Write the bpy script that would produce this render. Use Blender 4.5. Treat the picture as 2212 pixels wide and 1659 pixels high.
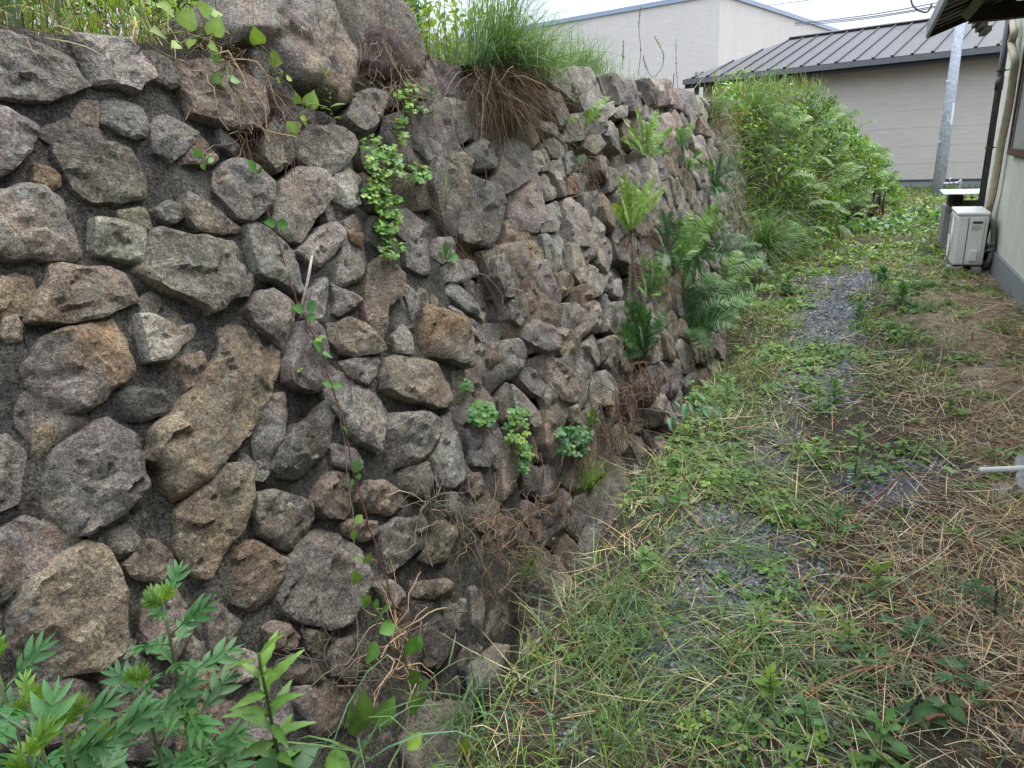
import bpy, math, random
import numpy as np
from mathutils import Vector, Matrix, noise, geometry
rng = np.random.default_rng(7); random.seed(7)
for o in list(bpy.data.objects): bpy.data.objects.remove(o)
S = bpy.context.scene
C = S.collection
# ------------------------------------------------------------------ camera
F = 1534.0; PITCH = math.radians(18.2); ROLL = math.radians(3.0); YAW = math.radians(-26.96); H = 1.5
fw = np.array([math.sin(YAW)*math.cos(PITCH), math.cos(YAW)*math.cos(PITCH), -math.sin(PITCH)])
_r0 = np.array([math.cos(YAW), -math.sin(YAW), 0.0]); _u0 = np.cross(_r0, fw)
rt = math.cos(ROLL)*_r0 - math.sin(ROLL)*_u0; up = np.cross(rt, fw)
cam = bpy.data.cameras.new('camera'); co = bpy.data.objects.new('camera', cam); C.objects.link(co)
cam.sensor_width = 36.0; cam.lens = 36.0*F/2212.0; cam.clip_start = 0.02; cam.clip_end = 600.0
co.matrix_world = Matrix(((rt[0], up[0], -fw[0], 0), (rt[1], up[1], -fw[1], 0), (rt[2], up[2], -fw[2], H), (0, 0, 0, 1)))
S.camera = co
# ------------------------------------------------------------------ world, sun, exposure
w = bpy.data.worlds.new('World'); S.world = w; w.use_nodes = True
nt = w.node_tree; nt.nodes.clear()
SUN_EL = 58; SUN_AZ = 25
sky = nt.nodes.new('ShaderNodeTexSky'); sky.sky_type = 'NISHITA'; sky.sun_disc = False
sky.sun_elevation = math.radians(SUN_EL); sky.sun_rotation = math.radians(SUN_AZ); sky.air_density = 1.0; sky.dust_density = 2.0
tc = nt.nodes.new('ShaderNodeTexCoord'); mp = nt.nodes.new('ShaderNodeMapping'); mp.inputs['Scale'].default_value = (1.6, 1.6, 4.5)
ns = nt.nodes.new('ShaderNodeTexNoise'); ns.inputs['Scale'].default_value = 1.8; ns.inputs['Detail'].default_value = 7; ns.inputs['Roughness'].default_value = .55
cr = nt.nodes.new('ShaderNodeValToRGB'); cr.color_ramp.elements[0].position = .34; cr.color_ramp.elements[0].color = (.45,)*3+(1,); cr.color_ramp.elements[1].position = .62; cr.color_ramp.elements[1].color = (1,)*3+(1,)
mx = nt.nodes.new('ShaderNodeMixRGB'); mx.inputs[2].default_value = (8.6, 9.4, 10.6, 1)
bg = nt.nodes.new('ShaderNodeBackground'); bg.inputs['Strength'].default_value = 0.105
wo = nt.nodes.new('ShaderNodeOutputWorld')
nt.links.new(tc.outputs['Generated'], mp.inputs[0]); nt.links.new(mp.outputs[0], ns.inputs['Vector']); nt.links.new(ns.outputs[0], cr.inputs[0])
nt.links.new(cr.outputs[0], mx.inputs[0]); nt.links.new(sky.outputs[0], mx.inputs[1]); sx = nt.nodes.new('ShaderNodeSeparateXYZ'); mr = nt.nodes.new('ShaderNodeMapRange'); mr.inputs[1].default_value = 0; mr.inputs[2].default_value = 1; mr.inputs[3].default_value = .36; mr.inputs[4].default_value = 2.1
nt.links.new(tc.outputs['Generated'], sx.inputs[0]); nt.links.new(sx.outputs['Z'], mr.inputs[0]); vm = nt.nodes.new('ShaderNodeVectorMath'); vm.operation = 'SCALE'   # an overcast sky is about three times brighter overhead
nt.links.new(mx.outputs[0], vm.inputs[0]); nt.links.new(mr.outputs[0], vm.inputs['Scale']); nt.links.new(vm.outputs[0], bg.inputs[0]); nt.links.new(bg.outputs[0], wo.inputs[0])
sd = bpy.data.lights.new('sun', 'SUN'); sd.energy = 1.4; sd.angle = math.radians(25); sd.color = (1, .96, .9)
so = bpy.data.objects.new('sun', sd); C.objects.link(so)
_d = Vector((math.sin(math.radians(SUN_AZ))*math.cos(math.radians(SUN_EL)), math.cos(math.radians(SUN_AZ))*math.cos(math.radians(SUN_EL)), math.sin(math.radians(SUN_EL))))
so.rotation_euler = _d.to_track_quat('Z', 'Y').to_euler(); so.location = (3, 6, 20)
S.view_settings.view_transform = 'Standard'; S.view_settings.look = 'None'; S.view_settings.exposure = 1.22; S.view_settings.gamma = 1
S.view_settings.use_curve_mapping = False
S.cycles.max_bounces = 6; S.cycles.diffuse_bounces = 3; S.cycles.transmission_bounces = 3; S.cycles.transparent_max_bounces = 4; S.cycles.glossy_bounces = 2

# ------------------------------------------------------------------ view helpers: a pixel of the photograph -> a point of the place
O = np.array([0, 0, H])
def ray(x, y):
    return fw + rt*((x-1106)/F) + up*((829.5-y)/F)
WN = np.array([1, 0, .284]); WN /= np.linalg.norm(WN); WP = np.array([-1.08, 0, 0])
WV = np.array([-.284, 0, 1.0]); WV /= np.linalg.norm(WV)
def W(x, y, off=0.0):            # on the face of the retaining wall
    d = ray(x, y); t = ((WP+WN*off-O) @ WN)/(d @ WN); return O+t*d
def G(x, y, z=0.0):              # on the ground
    d = ray(x, y); return O+d*((z-H)/d[2])
def AY(x, y, Y):
    d = ray(x, y); return O+d*(Y/d[1])
def AX(x, y, X):
    d = ray(x, y); return O+d*(X/d[0])
def uv(p): return float(p[1]), float((p-WP) @ WV)
def wp(u, v, h=0.0): return WP+np.array([0, u, 0])+WV*v+WN*h
def lerp(a, b, t): return a+(b-a)*t
def ss(a, b, x):
    t = np.clip((x-a)/(b-a), 0, 1); return t*t*(3-2*t)
def unit(v): return v/(np.linalg.norm(v)+1e-12)

# ------------------------------------------------------------------ materials
def newmat(name):
    m = bpy.data.materials.new(name); m.use_nodes = True; m.node_tree.nodes.clear(); return m, m.node_tree
class NB:
    def __init__(s, name):
        s.m, s.t = newmat(name); s.out = s.n('ShaderNodeOutputMaterial')
        s.p = s.n('ShaderNodeBsdfPrincipled'); s.l(s.p.outputs[0], s.out.inputs[0])
        s.pos = s.n('ShaderNodeNewGeometry').outputs['Position']
    def n(s, k): return s.t.nodes.new(k)
    def l(s, a, b): s.t.links.new(a, b)
    def attr(s, n='tint'):
        a = s.n('ShaderNodeAttribute'); a.attribute_name = n; return a.outputs['Color']
    def noise(s, scale, detail=3, rough=.6, vec=None, stretch=None, dist=0):
        n = s.n('ShaderNodeTexNoise'); n.inputs['Scale'].default_value = scale; n.inputs['Detail'].default_value = detail; n.inputs['Roughness'].default_value = rough; n.inputs['Distortion'].default_value = dist
        v = vec or s.pos
        if stretch:
            m = s.n('ShaderNodeMapping'); m.inputs['Scale'].default_value = stretch[:3]
            if len(stretch) > 3: m.inputs['Rotation'].default_value = stretch[3]
            s.l(v, m.inputs[0]); v = m.outputs[0]
        s.l(v, n.inputs['Vector']); return n.outputs[0]
    def vor(s, scale, feat='F1', out='Distance', rnd=1.0):
        n = s.n('ShaderNodeTexVoronoi'); n.feature = feat; n.inputs['Scale'].default_value = scale; n.inputs['Randomness'].default_value = rnd; s.l(s.pos, n.inputs['Vector']); return n.outputs[out]
    def ramp(s, fac, a, b, ca=(0, 0, 0), cb=(1, 1, 1)):
        if a > b: a, b, ca, cb = b, a, cb, ca
        r = s.n('ShaderNodeValToRGB'); e = r.color_ramp.elements
        e[0].position = a; e[0].color = (*ca, 1); e[1].position = b; e[1].color = (*cb, 1); s.l(fac, r.inputs[0]); return r.outputs[0]
    def mix(s, fac, a, b, mode='MIX'):
        m = s.n('ShaderNodeMixRGB'); m.blend_type = mode
        for i, v in ((0, fac), (1, a), (2, b)):
            if isinstance(v, (int, float)): m.inputs[i].default_value = v if i == 0 else (v, v, v, 1)
            elif isinstance(v, tuple): m.inputs[i].default_value = (*v, 1)
            else: s.l(v, m.inputs[i])
        return m.outputs[0]
    def math(s, op, a, b=0.0):
        m = s.n('ShaderNodeMath'); m.operation = op
        for i, v in ((0, a), (1, b)):
            if isinstance(v, (int, float)): m.inputs[i].default_value = v
            else: s.l(v, m.inputs[i])
        return m.outputs[0]
    def bump(s, h, dist=.004, strength=1.0, prev=None):
        b = s.n('ShaderNodeBump'); b.inputs['Distance'].default_value = dist; b.inputs['Strength'].default_value = strength
        s.l(h, b.inputs['Height'])
        if prev: s.l(prev, b.inputs['Normal'])
        return b.outputs[0]
    def fin(s, col, rough=.8, nrm=None, spec=.3, metal=0):
        if isinstance(col, tuple): s.p.inputs['Base Color'].default_value = (*col, 1)
        else: s.l(col, s.p.inputs['Base Color'])
        if isinstance(rough, float): s.p.inputs['Roughness'].default_value = rough
        else: s.l(rough, s.p.inputs['Roughness'])
        s.p.inputs['Specular IOR Level'].default_value = spec; s.p.inputs['Metallic'].default_value = metal
        if nrm: s.l(nrm, s.p.inputs['Normal'])
        return s.m
def m_stone():
    b = NB('granite'); t = b.attr()
    big = b.ramp(b.noise(7, 5, .65), .32, .68, (.62, .60, .60), (1.32, 1.30, 1.26))
    c = b.mix(1.0, t, big, 'MULTIPLY')
    warm = b.ramp(b.noise(4.3, 5, .7, stretch=(1, 1.3, .8, (0, 0, 1))), .50, .68)
    c = b.mix(b.math('MULTIPLY', warm, .40), c, b.mix(1.0, c, (1.45, 1.08, .70), 'MULTIPLY'))
    pur = b.ramp(b.noise(5.1, 4, .65, stretch=(1.2, 1, 1, (2, 1, 0))), .50, .66)
    c = b.mix(b.math('MULTIPLY', pur, .28), c, b.mix(1.0, c, (.78, .68, .70), 'MULTIPLY'))
    g1 = b.ramp(b.noise(110, 4, .8), .35, .65, (.44, .435, .44), (1.58, 1.54, 1.48))
    c = b.mix(1.0, c, g1, 'MULTIPLY')
    g2 = b.ramp(b.noise(330, 2, .7), .36, .62, (.60, .59, .60), (1.42, 1.40, 1.36))
    c = b.mix(1.0, c, g2, 'MULTIPLY')
    # pale lichen discs and dark weathering, both with a shape of their own
    li = b.math('MULTIPLY', b.ramp(b.noise(3.1, 3, .6), .50, .62), b.ramp(b.noise(46, 3, .65, dist=.6), .58, .64))
    c = b.mix(b.math('MULTIPLY', li, .8), c, (.34, .37, .34))
    li2 = b.math('MULTIPLY', b.ramp(b.noise(1.9, 3, .6), .50, .60), b.ramp(b.vor(34), .28, .16))
    c = b.mix(b.math('MULTIPLY', li2, .55), c, (.36, .40, .37))
    dk = b.math('MULTIPLY', b.ramp(b.noise(9, 6, .75, dist=.4), .55, .68), b.ramp(b.noise(60, 3, .7), .35, .6))
    c = b.mix(b.math('MULTIPLY', dk, .7), c, b.mix(1.0, c, (.34, .33, .36), 'MULTIPLY'))
    st = b.math('MULTIPLY', b.ramp(b.noise(2.6, 6, .72, dist=.5), .50, .60), b.ramp(b.noise(30, 4, .75), .32, .58))     # black weathering crust
    c = b.mix(b.math('MULTIPLY', st, .62), c, b.mix(1.0, c, (.30, .30, .32), 'MULTIPLY'))
    pa = b.math('MULTIPLY', b.ramp(b.noise(3.7, 5, .7, stretch=(1, 1, 1.4, (1, 2, 0))), .56, .64), b.ramp(b.noise(21, 5, .75), .46, .58))
    c = b.mix(b.math('MULTIPLY', pa, .45), c, b.mix(1.0, c, (1.7, 1.62, 1.45), 'MULTIPLY'))
    h = b.math('ADD', b.math('MULTIPLY', b.noise(24, 7, .72), 1.0), b.math('MULTIPLY', b.noise(130, 4, .75), .5))
    n = b.bump(h, .022, 1.0)
    lay = b.noise(16, 5, .7, stretch=(1, 1, 4.5, (.5, .3, 0)))
    n = b.bump(lay, .010, .8, n)
    return b.fin(c, .88, n, .2)
def m_mortar():
    b = NB('rough_mortar'); t = b.attr()
    c = b.mix(1.0, t, b.ramp(b.noise(5, 5, .7), .3, .7, (.42, .42, .45), (1.55, 1.50, 1.40)), 'MULTIPLY')
    c = b.mix(1.0, c, b.ramp(b.noise(150, 4, .8), .36, .64, (.22, .22, .23), (2.3, 2.2, 2.0)), 'MULTIPLY')
    st = b.math('MULTIPLY', b.ramp(b.noise(2.6, 6, .72, dist=.5), .46, .58), b.ramp(b.noise(30, 4, .75), .30, .55))
    c = b.mix(b.math('MULTIPLY', st, .60), c, b.mix(1.0, c, (.28, .29, .32), 'MULTIPLY'))
    sp = b.math('MULTIPLY', b.ramp(b.vor(70), .20, .14), b.ramp(b.vor(70, out='Color'), .80, .83))
    c = b.mix(b.math('MULTIPLY', sp, .8), c, (.42, .42, .40))
    tan = b.ramp(b.noise(13, 5, .75), .60, .70)
    c = b.mix(b.math('MULTIPLY', tan, .5), c, (.20, .165, .115))
    h = b.math('ADD', b.noise(45, 6, .75), b.math('MULTIPLY', b.noise(190, 3, .8), .5)); n = b.bump(b.noise(14, 6, .75, dist=.8), .05, .8)
    return b.fin(c, .95, b.bump(h, .026, 1.0, n), .12)
def m_leaf(name='leaf', tr=.35, rough=.5):
    b = NB(name); t = b.attr()
    c = b.mix(1.0, t, b.ramp(b.noise(38, 3, .6), .3, .7, (.72, .76, .7), (1.25, 1.2, 1.15)), 'MULTIPLY')
    b.fin(c, rough, None, .35)
    tl = b.n('ShaderNodeBsdfTranslucent'); b.l(b.mix(1.0, c, (1.25, 1.3, .55), 'MULTIPLY'), tl.inputs[0])
    m = b.n('ShaderNodeMixShader'); m.inputs[0].default_value = tr
    b.l(b.p.outputs[0], m.inputs[1]); b.l(tl.outputs[0], m.inputs[2]); b.l(m.outputs[0], b.out.inputs[0]); return b.m
def m_attr(name, rough=.9, sc=60, amp=(.7, 1.3), bd=.003, spec=.2):
    b = NB(name); c = b.mix(1.0, b.attr(), b.ramp(b.noise(sc, 5, .7), .3, .7, (amp[0],)*3, (amp[1],)*3), 'MULTIPLY')
    return b.fin(c, rough, b.bump(b.noise(sc*1.7, 5, .7), bd, 1.0), spec)
def m_plain(name, col, rough=.5, sc=12, amp=.12, bd=.0, spec=.4, metal=0):
    b = NB(name); c = b.mix(1.0, col, b.ramp(b.noise(sc, 6, .7), .25, .75, (1-amp,)*3, (1+amp,)*3), 'MULTIPLY')
    return b.fin(c, rough, b.bump(b.noise(sc*4, 4, .7), bd, 1.0) if bd else None, spec, metal)
def m_siding(name, col, scale):
    b = NB(name)      # fine horizontal tile relief on the cladding
    f = b.noise(1, 4, .6, stretch=(3, 3, scale)); f2 = b.noise(1.5, 3, .6, stretch=(.8, .8, .4))
    c = b.mix(1.0, col, b.ramp(f, .35, .65, (.91,)*3, (1.06,)*3), 'MULTIPLY')
    c = b.mix(1.0, c, b.ramp(f2, .3, .7, (.96, .96, .97), (1.03, 1.03, 1.02)), 'MULTIPLY')
    return b.fin(c, .8, b.bump(f, .008, .8), .2)
M = dict(stone=m_stone(), mortar=m_mortar(), leaf=m_leaf('leaf'), grass=m_leaf('grass_blade', .28, .55), dry=m_leaf('dry_straw', .12, .8), dead=m_leaf('dead_frond', .05, .85),
         bark=m_attr('stem_bark', .85, 80), soil=None, peb=m_attr('gravel', .8, 90, (.65, 1.35), .002),
         roofm=m_plain('dark_steel_roof', (.062, .061, .066), .62, 3, .10, 0, .25), gutter=m_plain('dark_gutter', (.11, .112, .12), .4, 4, .08),
         black=m_plain('black_trim', (.012, .012, .014), .5, 6, .1), sid1=m_siding('beige_cladding', (.47, .435, .385), 60), sid2=m_siding('pale_cladding', (.58, .545, .50), 50),
         cap=m_plain('blue_grey_coping', (.27, .33, .42), .4, 3, .05), base=m_plain('grey_plinth', (.19, .20, .205), .7, 9, .12, .001),
         acw=m_plain('cream_enamel', (.66, .65, .60), .38, 5, .05), acd=m_plain('dark_plastic', (.035, .035, .035), .5, 8, .1), aclab=m_plain('grey_label', (.40, .40, .36), .5, 30, .15),
         wood=m_plain('dark_wood', (.045, .028, .018), .75, 22, .35, .002), wood2=m_plain('grey_wood', (.20, .165, .12), .8, 25, .3, .002),
         pipe=m_plain('brown_downspout', (.040, .034, .036), .38, 9, .12), tape=m_plain('tan_pipe_tape', (.42, .345, .245), .6, 14, .16, .002), grey=m_plain('grey_sleeve', (.16, .15, .13), .7, 14, .2, .002),
         conc=m_plain('concrete', (.24, .235, .225), .9, 30, .25, .003), plast=m_plain('pale_conduit', (.56, .57, .53), .45, 9, .06), pvc=m_plain('grey_pvc', (.42, .45, .48), .4, 9, .06),
         board=m_plain('pale_board', (.62, .64, .70), .45, 5, .06), metal=m_plain('tap_metal', (.35, .36, .38), .3, 9, .1, 0, .5, .8), rust=m_plain('rusty_frame', (.10, .04, .022), .8, 25, .4, .002),
         glass=m_plain('dark_glass', (.10, .115, .125), .08, 2, .1, 0, .8), wire=m_plain('wire', (.05, .055, .065), .6, 5, .1))
def m_render():
    b = NB('cream_render'); v = b.ramp(b.noise(34, 5, .75), .52, .64); v2 = b.noise(3, 5, .7)
    c = b.mix(1.0, (.60, .595, .50), b.ramp(v2, .3, .7, (.90, .90, .90), (1.06, 1.06, 1.06)), 'MULTIPLY')
    c = b.mix(b.math('MULTIPLY', v, .28), c, (.36, .35, .29)); return b.fin(c, .9, b.bump(b.noise(40, 5, .7), .010, 1.0), .15)
M['render'] = m_render()
def m_galv():
    b = NB('galvanised_steel'); c = b.mix(1.0, (.52, .57, .64), b.ramp(b.vor(26, out='Color'), .1, .9, (.72, .74, .76), (1.2, 1.18, 1.15)), 'MULTIPLY')
    c = b.mix(b.ramp(b.noise(20, 4, .7), .56, .66), c, (.55, .62, .70)); return b.fin(c, .5, None, .5, .2)
M['galv'] = m_galv()
def m_ground():
    b = NB('ground'); t = b.attr()
    c = b.mix(1.0, t, b.ramp(b.noise(9, 6, .7), .3, .7, (.6, .6, .6), (1.4, 1.38, 1.32)), 'MULTIPLY')
    c = b.mix(1.0, c, b.ramp(b.noise(75, 5, .8), .35, .65, (.45, .45, .46), (1.6, 1.55, 1.5)), 'MULTIPLY')
    h = b.math('ADD', b.noise(28, 6, .75), b.math('MULTIPLY', b.noise(120, 3, .8), .5))
    return b.fin(c, .95, b.bump(h, .030, 1.0), .12)
M['soil'] = m_ground()

# ------------------------------------------------------------------ object helpers
def tag(o, label=None, cat=None, group=None, kind=None):
    if label: o['label'] = label
    if cat: o['category'] = cat
    if group: o['group'] = group
    if kind: o['kind'] = kind
    return o
def thing(name, label, cat, loc=(0, 0, 0), group=None, rz=0):
    o = bpy.data.objects.new(name, None); C.objects.link(o); o.location = Vector([float(c) for c in loc]); o.rotation_euler = (0, 0, rz); o.empty_display_size = .1
    return tag(o, label, cat, group)
class MA:       # numpy mesh accumulator; vertices in world coordinates
    def __init__(s): s.v = []; s.q = []; s.t = []; s.c = []; s.n = 0
    def add(s, v, faces, col):
        v = np.asarray(v, float).reshape(-1, 3); k = len(v)
        for f in faces:
            f = np.asarray(f, int)
            if f.size == 0: continue
            (s.q if f.shape[1] == 4 else s.t).append(f+s.n)
        c = np.asarray(col, float); s.c.append(np.broadcast_to(c, (k, 3)) if c.ndim == 1 else c.reshape(-1, 3)); s.v.append(v); s.n += k; return s
    def inst(s, T, pos, R, sc, col):      # T=(verts, quads, tris, vmul)
        tv, tq, tt, tm = T; pos = np.asarray(pos, float).reshape(-1, 3); N = len(pos)
        if N == 0: return s
        sc = np.asarray(sc, float)
        if sc.ndim == 1: sc = np.repeat(sc[:, None], 3, 1)
        v = np.einsum('nij,nvj->nvi', R, tv[None]*sc[:, None, :])+pos[:, None, :]
        c = np.asarray(col)[:, None, :]*tm[None, :, None] if tm.ndim == 1 else np.asarray(col)[:, None, :]*tm[None]
        off = (np.arange(N)*len(tv))[:, None, None]
        fs = []
        if len(tq): fs.append((tq[None]+off).reshape(-1, 4))
        if len(tt): fs.append((tt[None]+off).reshape(-1, 3))
        return s.add(v.reshape(-1, 3), fs, c.reshape(-1, 3))
    def build(s, name, mat, parent=None, smooth=True, origin=None, sharp=0):
        me = bpy.data.meshes.new(name); v = np.concatenate(s.v); o = bpy.data.objects.new(name, me)
        if parent is not None:
            org = np.array(parent_world(parent)); 
        elif origin is not None: org = np.array(origin)
        else:
            org = np.array([v[:, 0].mean(), v[:, 1].mean(), v[:, 2].min()])
        v = v-org
        q = np.concatenate(s.q) if s.q else np.zeros((0, 4), int); t = np.concatenate(s.t) if s.t else np.zeros((0, 3), int)
        me.vertices.add(len(v)); me.vertices.foreach_set('co', v.ravel())
        nl = q.size+t.size; me.loops.add(nl); me.loops.foreach_set('vertex_index', np.concatenate([q.ravel(), t.ravel()]))
        me.polygons.add(len(q)+len(t)); ls = np.concatenate([np.arange(len(q))*4, q.size+np.arange(len(t))*3]); me.polygons.foreach_set('loop_start', ls)
        me.polygons.foreach_set('use_smooth', np.full(len(q)+len(t), smooth))
        me.update(calc_edges=True); me.validate()
        a = me.color_attributes.new('tint', 'FLOAT_COLOR', 'POINT'); c = np.concatenate(s.c); a.data.foreach_set('color', np.concatenate([c, np.ones((len(c), 1))], 1).ravel())
        if sharp: me.set_sharp_from_angle(angle=math.radians(sharp))
        me.materials.append(M[mat] if isinstance(mat, str) else mat)
        C.objects.link(o)
        if parent is not None: o.parent = parent
        else: o.location = org
        return o
def parent_world(p):
    l = np.array(p.location)
    while p.parent is not None: p = p.parent; l = l+np.array(p.location)
    return l
W1 = np.ones
def box(a, b, col=(1, 1, 1), ma=None, ex=None, ey=None, ez=None, org=None):
    ma = ma or MA(); a = np.array(a, float); b = np.array(b, float)
    P = np.array([[x, y, z] for x in (a[0], b[0]) for y in (a[1], b[1]) for z in (a[2], b[2])])
    if ex is not None: P = org+P[:, :1]*ex+P[:, 1:2]*ey+P[:, 2:3]*ez
    f = np.array([[0, 1, 3, 2], [4, 6, 7, 5], [0, 4, 5, 1], [2, 3, 7, 6], [0, 2, 6, 4], [1, 5, 7, 3]])
    return ma.add(P, [f], np.array(col, float))
def bevel(o, w=.01, seg=2):
    m = o.modifiers.new('bevel', 'BEVEL'); m.width = w; m.segments = seg; m.limit_method = 'ANGLE'; return o
def tube(pts, r, col=(1, 1, 1), seg=6, ma=None, close=True):
    ma = ma or MA(); P = np.array(pts, float); n = len(P); r = np.full(n, r, float) if np.isscalar(r) else np.array(r, float)
    T = np.gradient(P, axis=0); T /= np.linalg.norm(T, axis=1)[:, None]+1e-12
    a = np.array([0, 0, 1.]) if abs(T[0, 2]) < .9 else np.array([1., 0, 0]); V = []
    for i in range(n):
        x = unit(np.cross(a, T[i])); y = np.cross(T[i], x); a = np.cross(T[i], x)*0+a
        x = unit(a-T[i]*(a @ T[i])); y = np.cross(T[i], x); a = x
        th = np.arange(seg)*2*math.pi/seg; V.append(P[i]+r[i]*(np.cos(th)[:, None]*x+np.sin(th)[:, None]*y))
    V = np.concatenate(V); q = []
    for i in range(n-1):
        for k in range(seg): q.append([i*seg+k, i*seg+(k+1) % seg, (i+1)*seg+(k+1) % seg, (i+1)*seg+k])
    fs = [np.array(q)]
    if close:
        k = len(V); V = np.concatenate([V, P[:1], P[-1:]]); tr = [[k, (i+1) % seg, i] for i in range(seg)]+[[k+1, (n-1)*seg+i, (n-1)*seg+(i+1) % seg] for i in range(seg)]; fs.append(np.array(tr))
    cc = np.array(col, float)
    return ma.add(V, fs, cc)
def smoothpath(pts, n=8, jit=0.0, seed=0):
    P = np.array(pts, float); out = []
    r = np.random.default_rng(seed)
    Q = np.concatenate([[2*P[0]-P[1]], P, [2*P[-1]-P[-2]]])
    for i in range(1, len(Q)-2):
        for k in range(n):
            t = k/n; a, b, c, d = Q[i-1:i+3]
            out.append(.5*((2*b)+(-a+c)*t+(2*a-5*b+4*c-d)*t*t+(-a+3*b-3*c+d)*t**3))
    out.append(P[-1]); out = np.array(out)
    if jit: out[1:-1] += r.normal(0, jit, out[1:-1].shape)
    return out
# templates -----------------------------------------------------------
def blade_T(bend, n=4, droop=0.0, taper=.9, crease=.15):
    th = 0.0; p = np.zeros(3); V = []; 
    for i in range(n+1):
        t = i/n; w_ = .5*(1-taper*t**1.6)*(.75+.25*min(1, t*4)); V += [[p[0], -w_, p[2]], [p[0], w_, p[2]]]
        th = bend*((i+.5)/n)**1.3+droop*((i+.5)/n)**3; p = p+np.array([math.sin(th), 0, math.cos(th)])/n
    q = np.array([[2*i, 2*i+1, 2*i+3, 2*i+2] for i in range(n)])
    m = np.array([lerp(.85, 1.08, i/n) for i in range(n+1) for _ in (0, 1)])
    return np.array(V), q, np.zeros((0, 3), int), m
BL = [blade_T(b, 4, d) for b, d in ((.15, 0), (.4, .1), (.7, .3), (1.1, .5), (.5, 1.4), (1.4, .6), (.9, 1.5))]
BLF = [blade_T(b, 3, 0) for b in (.1, .35, -.3)]
def leaf_T(ws, fold=.15, droop=.3, n=None, ser=0.0):
    n = len(ws)-1; V = []; th = 0; x = z = 0.0; m = []
    for i, w_ in enumerate(ws):
        ww = w_*(1+(ser if i % 2 else -ser)) if 0 < i < n else w_
        V += [[x, -ww, z+fold*ww], [x, 0, z], [x, ww, z+fold*ww]]; m += [1.0, 1.16, 1.0]
        th = -droop*((i+.5)/n); x += math.cos(th)/n; z += math.sin(th)/n
    q = []
    for i in range(n): q += [[3*i, 3*i+3, 3*i+4, 3*i+1], [3*i+1, 3*i+4, 3*i+5, 3*i+2]]
    return np.array(V), np.array(q), np.zeros((0, 3), int), np.array(m)
LANCE = leaf_T([.008, .055, .095, .11, .10, .075, .04, .002], .35, .5)
LANCES = leaf_T([.008, .05, .09, .115, .12, .115, .10, .08, .055, .035, .002], .3, .6, ser=.10)
OVATE = leaf_T([.02, .20, .30, .33, .30, .22, .11, .004], .22, .45)
HEART = leaf_T([.30, .40, .43, .41, .35, .26, .15, .05, .003], .14, .35)
ELL = leaf_T([.02, .14, .21, .24, .22, .15, .01], .25, .35)
SPAT = leaf_T([.03, .05, .10, .18, .23, .20, .03], .2, .4)
OBC = leaf_T([.02, .26, .44, .54, .40], .12, .25)
TINY = (np.array([[0, 0, 0], [.5, -.28, .03], [1, 0, -.06], [.5, .28, .03]]), np.array([[0, 1, 2, 3]]), np.zeros((0, 3), int), np.ones(4))
def trefoil():
    V = []; Q = []; m = []; k = 0
    for j in range(3):
        a = j*2*math.pi/3; R = np.array([[math.cos(a), -math.sin(a), 0], [math.sin(a), math.cos(a), 0], [0, 0, 1]])
        V.append(OBC[0] @ R.T); Q.append(OBC[1]+k); m.append(OBC[3]); k += len(OBC[0])
    return np.concatenate(V), np.concatenate(Q), np.zeros((0, 3), int), np.concatenate(m)
TREF = trefoil()
def Rz(a):
    a = np.asarray(a); z = np.zeros_like(a); o = z+1; c, s_ = np.cos(a), np.sin(a)
    return np.stack([np.stack([c, -s_, z], -1), np.stack([s_, c, z], -1), np.stack([z, z, o], -1)], -2)
def Ry(a):
    a = np.asarray(a); z = np.zeros_like(a); o = z+1; c, s_ = np.cos(a), np.sin(a)
    return np.stack([np.stack([c, z, s_], -1), np.stack([z, o, z], -1), np.stack([-s_, z, c], -1)], -2)
def Rx(a):
    a = np.asarray(a); z = np.zeros_like(a); o = z+1; c, s_ = np.cos(a), np.sin(a)
    return np.stack([np.stack([o, z, z], -1), np.stack([z, c, -s_], -1), np.stack([z, s_, c], -1)], -2)
def frame(d, nrm=(0, 0, 1), roll=0.0):      # leaf x-axis along d, normal near nrm
    x = unit(np.array(d, float)); n_ = np.array(nrm, float); z = n_-x*(n_ @ x)
    if np.linalg.norm(z) < 1e-3: z = np.array([1., 0, 0])-x*x[0]
    z = unit(z); y = np.cross(z, x)
    if roll: y, z = y*math.cos(roll)+z*math.sin(roll), z*math.cos(roll)-y*math.sin(roll)
    return np.stack([x, y, z], 1)
def one(T, p, R, sc, col, ma=None):
    ma = ma or MA(); return ma.inst(T, [p], R[None], np.array([sc if not np.isscalar(sc) else (sc,)*3], float), np.array([col], float))
def jit(col, n, amp=.15, r=rng):
    c = np.array(col)[None]*(1+r.normal(0, amp, (n, 1)))*(1+r.normal(0, amp*.35, (n, 3))); return np.clip(c, .004, .9)
# ================================================================== GROUND
def gpatch(lst, x, y):
    s = np.zeros_like(x)
    for vx, vy, rx, ry, a in lst:
        p = G(vx, vy); s = np.maximum(s, a*np.exp(-(((x-p[0])/rx)**2+((y-p[1])/ry)**2)**1.5))
    return s
GRAV = [(1780, 800, .25, .8, .9), (1650, 1000, .2, .3, .6), (1580, 1180, .3, .3, .8), (1790, 680, .30, 1.6, 1), (1830, 600, .45, 1.2, .9), (1740, 740, .20, .5, .9), (1690, 860, .22, .3, .5), (1900, 560, .5, 1.0, .5), (1640, 1170, .16, .25, 1), (1600, 1260, .20, .22, 1), (1450, 1390, .16, .18, .8),
        (1560, 1130, .15, .2, .8), (1720, 1220, .12, .12, .9), (1900, 1040, .22, .22, .9), (2000, 1010, .2, .15, .8), (1680, 930, .15, .2, .8), (1500, 1300, .12, .12, .7), (1300, 1620, .15, .1, .4), (1650, 1540, .2, .12, .5), (1780, 1400, .1, .1, .5)]
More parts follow.
